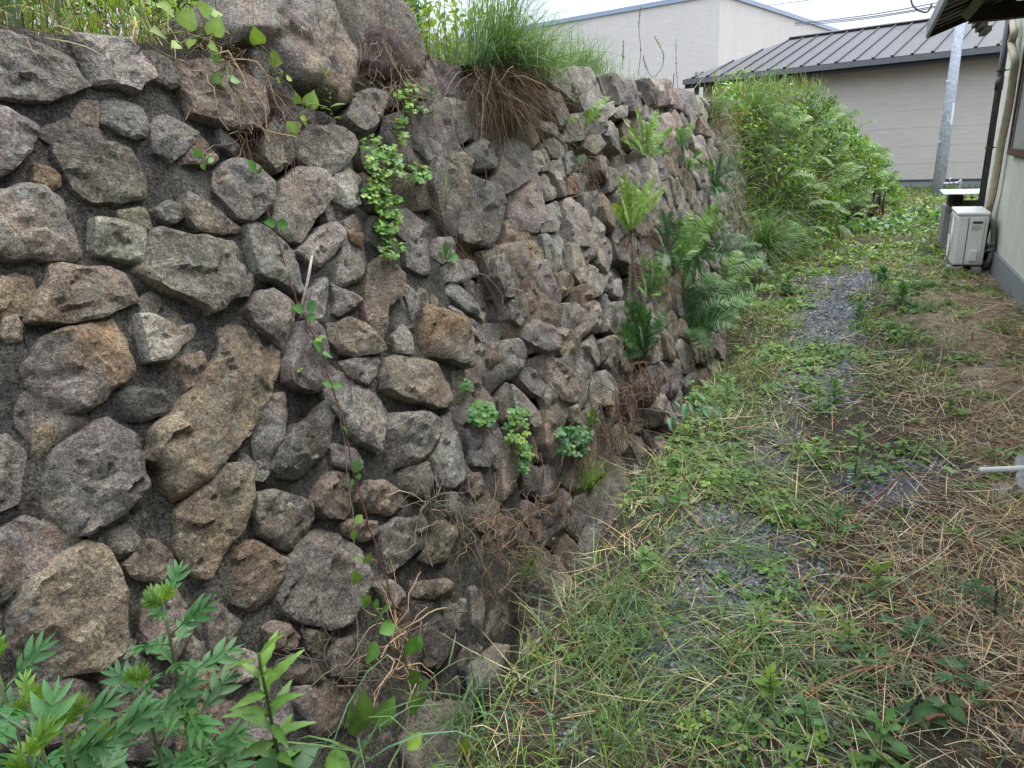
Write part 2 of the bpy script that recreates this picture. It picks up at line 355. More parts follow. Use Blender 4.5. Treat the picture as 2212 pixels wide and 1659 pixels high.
SAND = [(2130, 790, .22, .6, 1.1), (2070, 690, .32, 1.1, 1), (2000, 620, .40, 1.1, 1), (1930, 560, .3, 1.0, .8), (2150, 760, .2, .3, .6), (1950, 690, .2, .6, .5)]
def groundz(x, y):
    z = .018*np.sin(x*3.1+1.3)*np.sin(y*1.7)+.012*np.sin(x*7.7+y*5.1)
    tr = np.exp(-((x+1.02)/.115)**2)*(1-ss(5.5, 7.0, y))*.34
    return z-tr+.10*ss(-.95, -1.3, x)*0
def ngrid(a, b, d):
    return np.arange(a, b+1e-6, d)
gx = np.unique(np.round(np.concatenate([[-60, -40, -25, -15, -8, -4, -2.2], ngrid(-1.6, 1.6, .04), [2, 2.6, 3.4, 5, 8, 15, 25, 40, 60]]), 4))
gy = np.unique(np.round(np.concatenate([[-12, -6, -3, -1.5, -.6], ngrid(0, 6, .04), ngrid(6, 20, .12), [21, 22, 24, 28, 35, 50, 90, 150, 260]]), 4))
X, Y = np.meshgrid(gx, gy, indexing='ij'); Z = groundz(X, Y)
nzz = np.array([noise.fractal(Vector((a*6, b*6, 0)), 1, 2, 4) if -1.7 < a < 1.7 and -1 < b < 9 else 0 for a, b in zip(X.ravel(), Y.ravel())]).reshape(X.shape)
Z = Z+.012*nzz
gr = np.clip(gpatch(GRAV, X, Y)*1.2-.25+.25*nzz, 0, 1)[..., None]; sa = np.clip(gpatch(SAND, X, Y)*1.3-.25+.2*nzz, 0, 1)[..., None]
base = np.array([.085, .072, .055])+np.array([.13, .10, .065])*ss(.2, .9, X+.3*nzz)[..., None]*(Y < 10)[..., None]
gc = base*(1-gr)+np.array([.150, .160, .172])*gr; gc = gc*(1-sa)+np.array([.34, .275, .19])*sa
nx, ny = len(gx), len(gy); idx = np.arange(nx*ny).reshape(nx, ny)
q = np.stack([idx[:-1, :-1], idx[1:, :-1], idx[1:, 1:], idx[:-1, 1:]], -1).reshape(-1, 4)
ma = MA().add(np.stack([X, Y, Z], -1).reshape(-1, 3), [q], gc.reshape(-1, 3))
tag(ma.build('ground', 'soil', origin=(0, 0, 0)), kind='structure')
def gz(x, y): return float(groundz(np.float64(x), np.float64(y)))
# the raised garden behind the wall
TZ = 1.84
tx = np.concatenate([-np.array([45, 30, 20, 14, 10, 7, 5, 4]), np.arange(-3.4, -1.6, .12)]); ty = np.concatenate([[-6, -2], np.arange(-.5, 9, .2), np.arange(9, 21, .8)])
X, Y = np.meshgrid(tx, ty, indexing='ij')
def tz(x, y): return TZ+.06*np.sin(x*1.7+y)+.04*np.sin(y*2.3)+.12*ss(-2.0, -4.5, x)-.10*ss(9, 13, y)*0
Z = tz(X, Y); idx = np.arange(X.size).reshape(X.shape); q = np.stack([idx[:-1, :-1], idx[1:, :-1], idx[1:, 1:], idx[:-1, 1:]], -1).reshape(-1, 4)
ma = MA().add(np.stack([X, Y, Z], -1).reshape(-1, 3), [q], (.075, .06, .04))
# its far bank, sloping down to the lower ground
bx = np.linspace(-45, -1.6, 30); V = []; 
for x_ in bx:
    for k in range(6): V.append([x_ if x_ > -1.7 else x_, 19.6+k*1.0, lerp(float(tz(x_, 19.6)), -.2, k/5)])
i2 = np.arange(180).reshape(30, 6); ma.add(V, [np.stack([i2[:-1, :-1], i2[1:, :-1], i2[1:, 1:], i2[:-1, 1:]], -1).reshape(-1, 4)], (.07, .06, .04))
tag(ma.build('garden_terrace', 'soil', origin=(-5, 5, TZ)), kind='structure')

# ================================================================== STONE RETAINING WALL
wall = thing('retaining_wall', 'long retaining wall of rough granite stones, mortared nearby and dry-laid farther on', 'wall', (-1.1, 4, 0))
TONE = dict(g=(.225, .215, .197), p=(.198, .182, .168), t=(.255, .218, .163), l=(.29, .272, .240), d=(.11, .102, .092), o=(.25, .180, .115), b=(.215, .187, .150), r=(.20, .142, .108), k=(.17, .156, .138))
def resample(P, sp):
    P = np.array(P); 
    for _ in range(1):
        Q = []
        for i in range(len(P)):
            a, b = P[i], P[(i+1) % len(P)]; Q += [a*.94+b*.06, a*.06+b*.94]
        P = np.array(Q)
    out = []
    for i in range(len(P)):
        a, b = P[i], P[(i+1) % len(P)]; n = max(1, int(round(np.linalg.norm(b-a)/sp)))
        for k in range(n): out.append(a+(b-a)*k/n)
    return np.array(out)
def bdist(Q, P):
    A = P; B = np.roll(P, -1, 0); d = B-A; L = (d*d).sum(1)+1e-12
    t = np.clip(((Q[:, None]-A[None])*d[None]).sum(2)/L[None], 0, 1); c = A[None]+t[..., None]*d[None]
    return np.sqrt(((Q[:, None]-c)**2).sum(2)).min(1)
def inside(Q, P):
    A = P; B = np.roll(P, -1, 0); x, y = Q[:, :1], Q[:, 1:]
    c = ((A[None, :, 1] > y) != (B[None, :, 1] > y)) & (x < (B[:, 0]-A[:, 0])*(y-A[:, 1])/(B[:, 1]-A[:, 1]+1e-12)+A[:, 0])
    return c.sum(1) % 2 == 1
def fract(p, s, o=4):
    return noise.fractal(Vector((float(p[0])*s, float(p[1])*s, float(p[2])*s)), .9, 2.1, o)
def stone_mesh(P, tone, h0, seed, sp=.02, depth=.2, relief=1.0, ma=None, place=wp, edge=.007, tilt=None, gr=None):
    r = np.random.default_rng(seed); P = np.array(P, float)
    if ((P[:, 0]*np.roll(P[:, 1], -1)-np.roll(P[:, 0], -1)*P[:, 1]).sum()) < 0: P = P[::-1]
    B = resample(P, sp); size = math.sqrt(abs((B[:, 0]*np.roll(B[:, 1], -1)-np.roll(B[:, 0], -1)*B[:, 1]).sum())/2); c = B.mean(0)
    B = B+np.array([[noise.noise(Vector((a*30+seed, b*30, 1.5))), noise.noise(Vector((a*30, b*30+seed, 7.5)))] for a, b in B])*min(.007, size*.04)
    lo, hi = B.min(0), B.max(0); gx_ = np.arange(lo[0], hi[0], sp); gy_ = np.arange(lo[1], hi[1], sp*.87)
    Q = np.array([[a+(sp/2 if j % 2 else 0), b] for j, b in enumerate(gy_) for a in gx_]); Q = Q+r.normal(0, sp*.13, Q.shape)
    Q = Q[inside(Q, B)]
    if len(Q): Q = Q[bdist(Q, B) > sp*.45]
    pts = np.concatenate([B, Q]) if len(Q) else B; nb = len(B)
    res = geometry.delaunay_2d_cdt([Vector(p) for p in pts], [(i, (i+1) % nb) for i in range(nb)], [], 1, 1e-6)
    v2 = np.array([tuple(v) for v in res[0]]); tri = np.array([f for f in res[2] if len(f) == 3])
    if len(tri) == 0: return None
    d = bdist(v2, B); q = (v2-c)
    K = int(r.integers(2, 5)); pl = []; gt = r.normal(0, .10, 2); q_t = q[:, 0]*gt[0]+q[:, 1]*gt[1]
    a0 = r.uniform(0, 6.28)
    for k in range(K):
        a = a0+k*2*math.pi/K+r.normal(0, .5); s_ = r.uniform(.15, .75)*relief; pl.append(size*s_*r.uniform(.25, 1.0)-s_*(q[:, 0]*math.cos(a)+q[:, 1]*math.sin(a)))
    pl.append(np.full(len(q), size*.03))
    if tilt is not None: pl.append(size*.07*relief-(q[:, 0]*tilt[0]+q[:, 1]*tilt[1]))
    hf = np.clip(np.min(pl, 0), -.035, .06)+q_t*.8
    e = np.clip(d/edge, 0, 1); he = -(1-e)**1.3*edge*1.0
    w_ = np.array([place(a, b) for a, b in v2]); so_ = seed*3.7
    # flat fracture faces with small ledges between them
    ns_ = max(3, int(size*size*4/.0065)); ns_ = min(ns_, 14); st_ = np.stack([r.uniform(lo[0], hi[0], ns_), r.uniform(lo[1], hi[1], ns_)], 1)
    wq = v2+np.array([[noise.noise(Vector((a*14+so_, b*14, 3))), noise.noise(Vector((a*14, b*14+so_, 9)))] for a, b in v2])*.022
    wq = (wq-c) @ np.array([[1.0, .0], [.0, r.uniform(.8, 1.9)]])+c; near = ((wq[:, None]-st_[None])**2).sum(2).argmin(1)
    gx__, gy__, aa = r.normal(0, .11, ns_), r.normal(0, .11, ns_), r.normal(0, .0032, ns_); hf = hf+np.clip(aa[near]+gx__[near]*(v2[:, 0]-st_[near, 0])+gy__[near]*(v2[:, 1]-st_[near, 1]), -.006, .011)*min(1.3, relief)*np.clip(d/.02, .3, 1)*min(1, size/.10)
    nz = np.array([fract(p+so_, 5, 4)*.007-abs(fract(p-so_, 12, 4))*.0065+fract(p+so_, 34, 3)*.0035 for p in w_])*relief
    ld = r.uniform(0, 3.14); lay = np.array([noise.noise(Vector((a*math.cos(ld)*5+so_, (b*math.cos(ld)-a*math.sin(ld))*22, 0))) for a, b in v2])
    nz += np.floor(lay*2.5)/2.5*.006*relief*(r.random() < .6)
    h = h0+hf+he+nz*np.clip(d/.01, .25, 1)
    V = np.array([place(a, b, hh) for (a, b), hh in zip(v2, h)])
    # skirt
    bi = list(range(nb)); 
    B2 = c+(v2[:nb]-c)*1.02; B3 = c+(v2[:nb]-c)*.86
    s1 = np.array([place(a, b, hh-.03) for (a, b), hh in zip(B2, h[:nb])]); s2 = np.array([place(a, b, min(hh-.05, -depth)) for (a, b), hh in zip(B3, h[:nb])])
    n0 = len(V); V = np.concatenate([V, s1, s2]); quads = []
    for i in range(nb):
        j = (i+1) % nb; quads += [[j, i, n0+i, n0+j], [n0+j, n0+i, n0+nb+i, n0+nb+j]]
    ma = ma or MA(); tcol = np.array(TONE[tone] if isinstance(tone, str) else tone)*(1+r.normal(0, .07))*(1+r.normal(0, .025, 3))
    cols = np.repeat(tcol[None], len(V), 0)
    if gr is not None:      # second colour on one side of the stone (rust or pale weathering)
        k = ss(-.4, .4, (q[:, 0]*gr[1]+q[:, 1]*gr[2])/size+np.array([fract(p, 9, 3) for p in w_])*.5); cols[:len(v2)] = cols[:len(v2)]*(1-k[:, None])+np.array(TONE[gr[0]])[None]*k[:, None]
    ma.add(V, [np.array(quads), tri], cols); return ma
# outlines read off the photograph: tone, how far proud (mm) ; corners
ST = '''p 25;-20,75 25,77 60,92 73,100 118,112 150,125 163,148 171,170 182,190 140,208 105,218 62,215 25,210 -20,207
l 45;160,80 190,80 265,92 280,110 295,135 317,160 316,175 292,190 287,202 270,192 190,185 185,172 182,140 172,110
g 20;292,115 318,112 350,125 370,140 388,185 368,189 340,178 320,160 305,135
b 35;390,135 475,140 553,190 560,250 538,280 502,285 475,272 445,262 412,250 410,225 400,200 385,175
b 2;175,215 210,208 220,212 215,270 200,279 175,270 155,252
g 8;222,215 250,210 282,225 305,238 318,270 312,295 288,300 260,288 240,275 218,265
g 25;335,255 358,250 390,268 422,288 418,302 400,322 365,355 350,340 328,330 322,300
b 18;425,288 450,295 468,312 474,335 450,360 435,355 410,355 375,350 400,325
g 10;470,282 490,292 528,322 522,345 490,325 475,318
p 30;-25,230 8,240 38,260 80,278 78,295 62,332 38,355 8,378 -25,390
k 12;122,312 180,306 240,310 278,328 305,375 315,425 250,437 200,435 160,410 140,370 120,333
o 12;72,355 105,362 130,378 132,400 108,415 82,410 68,390
g 22;462,372 500,345 545,360 578,400 578,440 540,475 510,470 480,430 462,410
l 26;765,205 795,192 825,200 832,215 822,240 818,258 805,250 800,225
l 35;765,212 785,212 805,232 812,262 795,278 778,285 758,275 743,252 750,235
g 38;665,277 708,274 758,292 763,310 753,335 728,368 700,380 668,362 648,350 635,325 638,300
b 14;595,252 663,272 665,292 638,322 633,345 598,370 568,335 568,280
g 10;595,230 628,228 673,237 675,267 640,270 600,250
k 8;678,240 728,255 728,272 693,271 670,278 678,255
l 26;718,380 752,352 778,385 765,410 770,440 745,455 720,430
g 22;-30,425 20,412 100,408 160,425 178,450 172,470 178,545 150,562 90,560 0,555 -30,555
l 30;200,474 245,475 300,490 312,500 307,560 300,572 255,560 210,548 200,535
g 42;310,540 330,510 345,503 400,512 455,518 505,521 530,548 553,585 548,612 525,640 495,642 470,668 442,674 425,657 350,625 295,590
b 32;108,570 160,577 225,582 255,595 277,625 292,650 282,660 225,680 160,697 108,700 60,692 75,660 85,630 100,605
g 30;88,730 140,717 185,700 240,687 250,705 258,740 260,765 272,800 245,830 215,865 195,880 150,893 130,870 90,860 60,830 50,790 75,765
l 40;292,683 315,683 350,695 375,710 425,695 438,708 425,728 390,742 350,778 312,783 300,735
k 26;395,420 440,440 475,465 517,490 512,502 475,507 425,502 400,475 390,457
g 20;335,452 357,435 385,445 395,470 375,482 345,472
t 8;255,457 287,450 322,447 328,480 330,500 312,495 275,485 260,475
t 18;-15,595 20,600 30,622 22,640 8,665 -15,672
b 8;5,687 37,680 50,702 47,735 20,740 2,725
b 6;385,777 435,760 445,790 438,830 405,845 385,815
t 34;470,690 495,672 530,690 560,715 590,740 605,762 600,790 580,830 555,880 520,940 470,985 430,1030 400,1060 385,1075 355,1045 350,1010 340,990 315,985 330,950 330,925 350,905 375,890 410,850 440,810 465,780 470,740
g 32;205,915 230,912 250,927 280,945 290,985 300,1050 275,1080 250,1105 212,1130 190,1150 150,1150 115,1120 85,1080 105,1010 125,970
t 4;75,917 110,915 127,927 107,980 92,1000 68,980
l 16;-20,942 17,942 18,970 12,1020 16,1055 17,1080 -20,1090
d 18;237,862 275,838 350,845 352,872 350,892 305,912 265,910
t 32;382,1102 425,1055 462,1015 512,1007 527,1020 527,1080 515,1130 490,1167 465,1205 452,1245 430,1245 405,1230 382,1190 378,1155
t 50;100,1230 155,1190 180,1175 212,1180 228,1200 245,1235 258,1270 260,1330 258,1390 240,1420 205,1440 150,1450 90,1448 50,1440 25,1390 30,1330 60,1270
k 8;230,1150 275,1132 300,1165 292,1180 268,1207 238,1205
b 14;268,1220 300,1180 337,1155 368,1200 375,1245 340,1260 290,1250
b 14;-20,1175 20,1185 32,1230 30,1270 0,1310 -20,1320
p 40;-20,1500 75,1487 150,1470 200,1482 232,1504 242,1545 225,1580 187,1600 100,1610 -20,1620
p 16;330,1258 375,1262 400,1300 410,1360 370,1420 300,1400 300,1320
p 20;455,1324 470,1302 480,1310 487,1395 475,1414 450,1404 445,1364
l 18;488,1405 525,1404 560,1420 545,1465 510,1480 480,1460
b 16;390,1456 465,1439 467,1470 435,1519 390,1525
k 14;250,1520 300,1480 350,1510 380,1580 330,1640 260,1640
k 16;435,1540 500,1515 550,1550 555,1640 470,1660 430,1610
l 34;595,430 610,395 640,365 690,375 708,400 705,430 690,450 665,490 645,520 625,522 605,500 590,470
g 20;553,482 583,497 603,515 635,545 668,565 668,605 660,630 643,635 598,610 568,600 553,590 538,540 535,490
l 22;640,545 665,515 693,490 728,482 743,497 740,520 713,555 688,577 673,570
l 26;553,635 590,627 618,647 638,660 640,690 635,715 613,752 603,745 578,722 553,703 535,670
g 14;672,632 685,605 710,602 713,615 703,655 698,690 665,700 655,680
p 18;715,607 728,615 760,632 778,645 765,665 728,682 718,675 723,652
g 20;738,480 760,465 778,490 780,535 753,522 743,500
g 16;728,565 738,530 765,550 783,565 778,605 738,620 723,610
b 34;785,635 793,575 823,560 860,600 860,640 828,665 830,702 823,735 813,732 790,690 783,665
b 24;708,702 753,690 783,700 813,737 823,755 793,767 770,770 738,765 713,740
g 28;645,702 678,695 703,717 713,740 713,777 700,820 678,845 640,840 615,825 610,790 625,740
g 14;863,610 903,630 910,655 903,697 885,697 873,652
l 18;848,727 868,700 885,727 890,765 853,760
b 36;918,665 933,662 963,677 993,692 1003,722 1003,792 963,775 918,762 913,715
g 16;870,520 905,515 923,522 923,590 908,595 875,575
p 24;848,470 870,450 918,487 905,500 890,525 865,520 845,500
p 34;930,350 985,380 1020,395 1065,410 1078,440 1077,480 1073,510 1048,530 1010,520 975,505 960,485 945,440 930,400
p 20;860,285 890,285 943,312 963,362 965,382 948,385 928,362 898,325 868,310
b 18;968,335 1000,330 1015,350 1010,380 993,400 978,385
g 18;1033,312 1063,290 1078,315 1075,350 1060,365 1038,360 1028,337
g 30;1082,345 1100,300 1125,310 1140,345 1135,390 1105,405 1085,420 1068,395
g 24;1181,157 1213,150 1231,170 1233,190 1246,225 1231,215 1211,200 1191,185
l 30;1223,150 1268,150 1293,170 1306,205 1301,225 1281,240 1258,245 1246,220 1233,185
g 26;1296,165 1318,162 1346,175 1349,207 1336,225 1316,212 1306,190
g 26;1349,170 1371,172 1381,200 1391,225 1381,242 1361,237 1346,220
d 24;1373,175 1401,170 1416,185 1421,222 1398,227 1386,205
l 32;1411,172 1443,175 1451,195 1456,225 1428,225 1416,195
g 24;1456,190 1476,197 1486,225 1481,250 1456,225
g 22;1476,197 1500,205 1508,245 1490,275 1484,245
l 22;1503,210 1513,215 1526,250 1521,262 1510,237
g 18;1130,128 1171,138 1181,152 1156,157 1136,150
g 24;1181,195 1206,205 1213,220 1228,250 1226,272 1206,270 1196,250 1176,232
l 24;1106,222 1126,230 1143,255 1141,265 1116,262 1108,240
g 22;1166,265 1203,265 1203,290 1171,287 1156,280
b 20;1121,272 1151,270 1160,300 1143,325 1126,300
g 22;1181,302 1206,302 1223,325 1211,342 1191,342 1171,322
l 34;1143,332 1183,322 1188,347 1173,370 1151,375 1136,355
g 22;1228,250 1266,245 1271,270 1256,302 1231,300
l 24;1276,270 1306,252 1311,275 1293,292 1276,290
l 22;1301,232 1326,217 1328,240 1313,255
l 22;1328,235 1356,222 1361,240 1343,257 1328,252
g 24;1296,285 1316,262 1331,277 1343,312 1343,330 1318,315 1308,297
b 22;1266,297 1298,292 1308,310 1296,322 1281,335 1266,317
l 28;1190,350 1213,345 1223,385 1223,420 1206,425 1196,400 1182,370
g 20;1216,335 1233,327 1238,362 1223,377
l 24;1156,387 1178,372 1194,400 1199,425 1176,435 1158,420
t 26;1288,340 1308,340 1313,365 1308,390 1291,370
o 20;1228,382 1241,382 1248,420 1226,420
g 22;1311,362 1336,365 1338,390 1318,415
l 34;1120,375 1150,372 1157,410 1162,460 1157,490 1146,503 1130,495 1113,465 1108,420
l 30;1166,450 1198,437 1211,440 1211,477 1198,500 1168,502
l 36;1212,437 1228,430 1256,457 1268,507 1266,535 1236,527 1215,510
t 26;1131,497 1146,500 1166,527 1166,562 1148,562 1121,535
g 30;1158,512 1191,507 1218,515 1225,532 1219,575 1181,587 1168,555
l 30;1230,527 1246,530 1271,557 1272,575 1261,605 1246,612 1231,590
l 28;1281,462 1293,465 1301,515 1296,545 1278,560 1270,550
l 24;1311,510 1321,537 1321,555 1308,590 1291,570 1288,555
g 24;1251,422 1281,415 1286,452 1289,465 1276,478 1261,470
l 36;1153,565 1171,567 1206,640 1207,650 1202,658 1176,645 1141,592
b 26;1186,594 1218,585 1239,605 1234,622 1213,643 1203,630
t 34;1233,630 1251,614 1268,624 1271,640 1256,675 1234,660
l 34;1278,568 1301,576 1305,610 1293,633 1273,645 1260,615
g 18;1106,555 1116,547 1136,553 1138,588 1126,598 1111,585
t 20;1090,480 1106,475 1120,505 1117,530 1106,543 1092,530
r 22;1121,610 1151,605 1167,630 1157,658 1143,675 1128,640
b 28;1155,663 1168,647 1204,662 1202,677 1195,705 1181,697 1153,685
l 38;1210,660 1231,659 1264,687 1271,712 1248,744 1223,728 1210,705
l 30;1260,663 1273,652 1290,658 1300,682 1297,703 1288,720 1273,705
t 30;1200,712 1213,707 1241,737 1244,760 1221,775 1198,752
g 32;1135,705 1156,692 1186,708 1194,717 1192,758 1173,760 1133,730
l 30;1250,748 1281,724 1290,729 1294,765 1283,793
g 28;1243,785 1250,757 1266,762 1279,790 1266,824 1253,805
g 18;1306,590 1320,587 1321,625 1308,628
l 22;1324,605 1341,602 1345,632 1338,643 1325,635
l 26;1320,655 1350,652 1351,690 1331,720 1316,707
g 22;1297,740 1312,727 1314,765 1306,783
l 24;1319,727 1331,729 1335,788 1320,793 1313,783
g 24;1303,637 1320,637 1321,655 1311,703 1303,713
l 28;1257,842 1281,807 1316,802 1335,832 1330,873 1260,878
p 20;1096,650 1129,645 1136,665 1134,685 1121,703 1100,690
g 30;1060,560 1085,552 1106,590 1108,640 1085,643 1065,600
g 18;943,515 978,510 995,535 978,555 953,570 935,555
g 22;953,575 990,562 1028,567 1023,597 993,610 958,607
g 18;978,607 1015,640 1062,675 1048,695 1003,672 966,632
g 14;965,643 1001,680 1058,715 1048,743 1010,715 977,675
b 18;1055,742 1088,749 1089,765 1063,808 1052,777
l 24;735,780 780,775 813,772 816,785 803,813 785,830 755,815
b 42;833,777 865,764 903,775 953,790 983,812 985,830 968,862 953,880 928,877 853,857 823,845 820,815
l 34;763,832 778,830 795,845 816,867 827,890 821,933 805,973 770,950 748,925 745,895 758,875
g 30;835,897 865,895 913,895 935,907 938,940 903,995 853,1010 807,1008 807,985 825,955 832,930
p 26;700,867 725,857 736,872 726,910 708,925 703,970 673,1010 653,1030 603,1028 587,1010 598,970 610,947 628,925 673,902
b 24;677,1080 693,1044 713,1022 751,1022 758,1065 751,1105 738,1120 703,1118 677,1095
k 30;585,1062 625,1072 663,1085 678,1117 663,1155 635,1195 598,1180 560,1155 545,1117 550,1065
g 18;713,960 765,970 793,1000 790,1020 758,1018 718,1005
b 22;770,1080 793,1040 828,1038 860,1062 868,1090 845,1110 790,1105
g 16;860,1025 885,1007 925,999 936,1030 926,1063 890,1073 865,1050
g 20;953,904 978,892 999,917 1001,970 996,1035 968,1053 943,1042 930,995 943,950
g 16;1007,930 1043,924 1068,950 1066,983 1053,1008 1018,1003
k 14;1002,1027 1048,1019 1051,1068 1023,1078 1005,1060
p 30;820,1145 853,1122 903,1119 926,1130 928,1155 915,1178 883,1198 853,1228 835,1238 820,1192
b 18;740,1130 765,1122 806,1127 813,1155 783,1170 745,1152
p 34;660,1162 700,1142 740,1160 778,1190 783,1245 768,1300 738,1343 700,1353 650,1343 617,1320 597,1290 602,1250 622,1210 640,1180
b 26;500,1192 540,1170 585,1195 608,1210 600,1245 585,1290 550,1318 510,1300 492,1250
b 22;935,1132 978,1122 1001,1180 978,1203 928,1218 905,1205 930,1167
g 16;965,1057 990,1062 1008,1100 996,1128 965,1110
b 22;1080,952 1104,962 1118,985 1123,1020 1104,1065 1083,1078 1080,1030
g 14;556,862 611,852 614,905 606,948 588,978 576,1008 557,1015 545,960
g 24;1106,832 1138,862 1164,895 1161,913 1143,923 1110,880
b 24;1173,889 1193,894 1201,935 1199,978 1188,988 1173,955
b 30;1182,772 1210,782 1238,812 1246,850 1230,868 1206,865 1187,835
b 22;1225,882 1243,870 1259,905 1246,928 1230,910
g 22;1122,792 1150,802 1172,835 1163,858 1140,843 1114,802
g 24;1090,737 1126,732 1129,765 1119,800 1106,818 1087,800 1082,760
l 20;798,1261 840,1254 868,1279 871,1314 860,1324 830,1302
b 18;888,1256 953,1251 976,1269 963,1292 915,1292 880,1284
b 14;592,1342 620,1347 646,1376 633,1405 592,1402 565,1356
k 20;725,1381 778,1371 801,1399 791,1442 753,1474 710,1456 705,1419
l 18;637,1486 660,1483 696,1524 696,1550 673,1564 637,1519
k 14;650,1360 700,1360 713,1384 701,1412 660,1405
d 10;912,1366 943,1328 976,1346 976,1394 943,1442 917,1437
k 10;622,1442 680,1432 698,1470 660,1478 617,1468
p 10;600,80 650,30 640,10 560,20'''
POLY = []
GRS = {4: ('t', 0, -1), 24: ('o', .5, 0), 26: ('t', -.6, -.8), 33: ('p', .7, .7), 34: ('t', -.5, -.9), 39: ('l', 1, .1), 16: ('g', 1, 1), 62: ('o', 0, 1), 67: ('t', .7, -.7), 55: ('o', 0, -1)}
for k, ln in enumerate(ST.split('\n')[:-1]):
    hd, pt = ln.split(';'); tone, pr = hd.split(); P = np.array([uv(W(*map(float, s_.split(',')))) for s_ in pt.split()])
    P = P.mean(0)+(P-P.mean(0))*1.065
    dist = max(1.5, np.linalg.norm(wp(*P.mean(0))-O)); POLY.append(P)
    c_ = P.mean(0); area = abs((P[:, 0]*np.roll(P[:, 1], -1)-np.roll(P[:, 0], -1)*P[:, 1]).sum())/2
    sp = .0062*dist
    if area < .02: sp = min(sp, .016)
    m_ = stone_mesh(P, tone, float(pr)/1000*.55+.004, k+1, sp, .16, 1.0 if c_[0] < 2.6 else 1.25, gr=GRS.get(k))
    if m_: m_.build('stone', 'stone', wall, sharp=28)
NPOLY = len(POLY)
def voronoi(seeds, nn=16):
    out = []
    for i, s_ in enumerate(seeds):
        d2 = ((seeds-s_)**2).sum(1); order = np.argsort(d2)[1:nn]; P = [np.array(s_)+np.array(o_)*.5 for o_ in ((-1, -1), (1, -1), (1, 1), (-1, 1))]
        for j in order:
            mid = (s_+seeds[j])/2; nrm = seeds[j]-s_; Q = []
            for a, b in zip(P, P[1:]+P[:1]):
                da, db = (a-mid) @ nrm, (b-mid) @ nrm
                if da <= 0: Q.append(a)
                if (da < 0) != (db < 0) and abs(da-db) > 1e-12: Q.append(a+(b-a)*(da/(da-db)))
            P = Q
            if len(P) < 3: break
        out.append(np.array(P) if len(P) >= 3 else None)
    return out
def pois(u0, u1, v0, v1, d, r, asp=1.0):
    pts = []; 
    for _ in range(int(14*(u1-u0)*(v1-v0)/d**2)):
        p = np.array([r.uniform(u0, u1), r.uniform(v0, v1)])
        if all((((p-q)*[1, asp])**2).sum() > d*d for q in pts[-4000:]): pts.append(p)
    return np.array(pts)
def cover_d(p):      # signed distance to the outlined stones: >0 outside all
    best = 9
    for P in POLY:
        if abs(P[:, 0].mean()-p[0]) > .6: continue
        d = bdist(p[None], P)[0]; d = -d if inside(p[None], P)[0] else d; best = min(best, d)
    return best
r2 = np.random.default_rng(21)
# (a) dry-laid stones farther along, each one its own; (b) small stones wedged between the outlined ones
seeds = pois(2.15, 9.6, -.28, 1.90, .185, r2, 1.25); cells = voronoi(seeds); cnt = 0
def dry_front(u): return u > 3.95
for i, (s_, P) in enumerate(zip(seeds, cells)):
    if P is None: continue
    cd = cover_d(s_) if s_[0] < 9 else 9
    if s_[0] < 5.2 and cd < -.02: continue
    P = s_+(P-s_)*(.94+.04*r2.random())
    P[:, 1] = np.minimum(P[:, 1], 1.93+.04*math.sin(s_[0]*5)); 
    if P[:, 1].max()-P[:, 1].min() < .06: continue
    front = s_[0] > 3.95 and cd > .07
    tn = r2.choice(list('gglllbtkp'), p=[.2, .16, .16, .13, .1, .1, .07, .05, .03])
    m_ = stone_mesh(P, tn, r2.uniform(.005, .04) if front else r2.uniform(-.075, -.05), 400+i, .034 if s_[0] > 5 else .026, .15, 1.2)
    if m_ and (cnt < 128 or s_[0] < 5.5): m_.build('stone', 'stone', wall, sharp=28); cnt += 1
    elif m_:
        if 'rest' not in globals(): rest = MA()
        rest.v += m_.v; rest.c += m_.c; rest.q += [a+rest.n for a in m_.q]; rest.t += [a+rest.n for a in m_.t]; rest.n += m_.n
seeds = pois(.15, 2.75, -.25, 1.80, .125, r2, 1.1); seeds = seeds[(seeds[:, 0] < 2.2) | (seeds[:, 1] < .75)]; cells = voronoi(seeds)
for i, (s_, P) in enumerate(zip(seeds, cells)):
    if P is None or cover_d(s_) < .004: continue
    P = s_+(P-s_)*r2.uniform(.78, .98)
    m_ = stone_mesh(P, r2.choice(list('kkbgpg')), r2.uniform(-.016, .002), 900+i, .018, .06, .9)
    if m_: m_.build('stone', 'stone', wall, sharp=28); cnt += 1
seeds = pois(9.6, 18.0, -.2, 1.85, .30, r2, 1.2); cells = voronoi(seeds)
for i, (s_, P) in enumerate(zip(seeds, cells)):
    if P is None: continue
    m_ = stone_mesh(s_+(P-s_)*.94, r2.choice(list('glbk')), r2.uniform(.0, .04), 1300+i, .09, .12, 1.2)
    if m_: rest.v += m_.v; rest.c += m_.c; rest.q += [a+rest.n for a in m_.q]; rest.t += [a+rest.n for a in m_.t]; rest.n += m_.n
tag(rest.build('far_stones', 'stone', wall), kind='stuff')
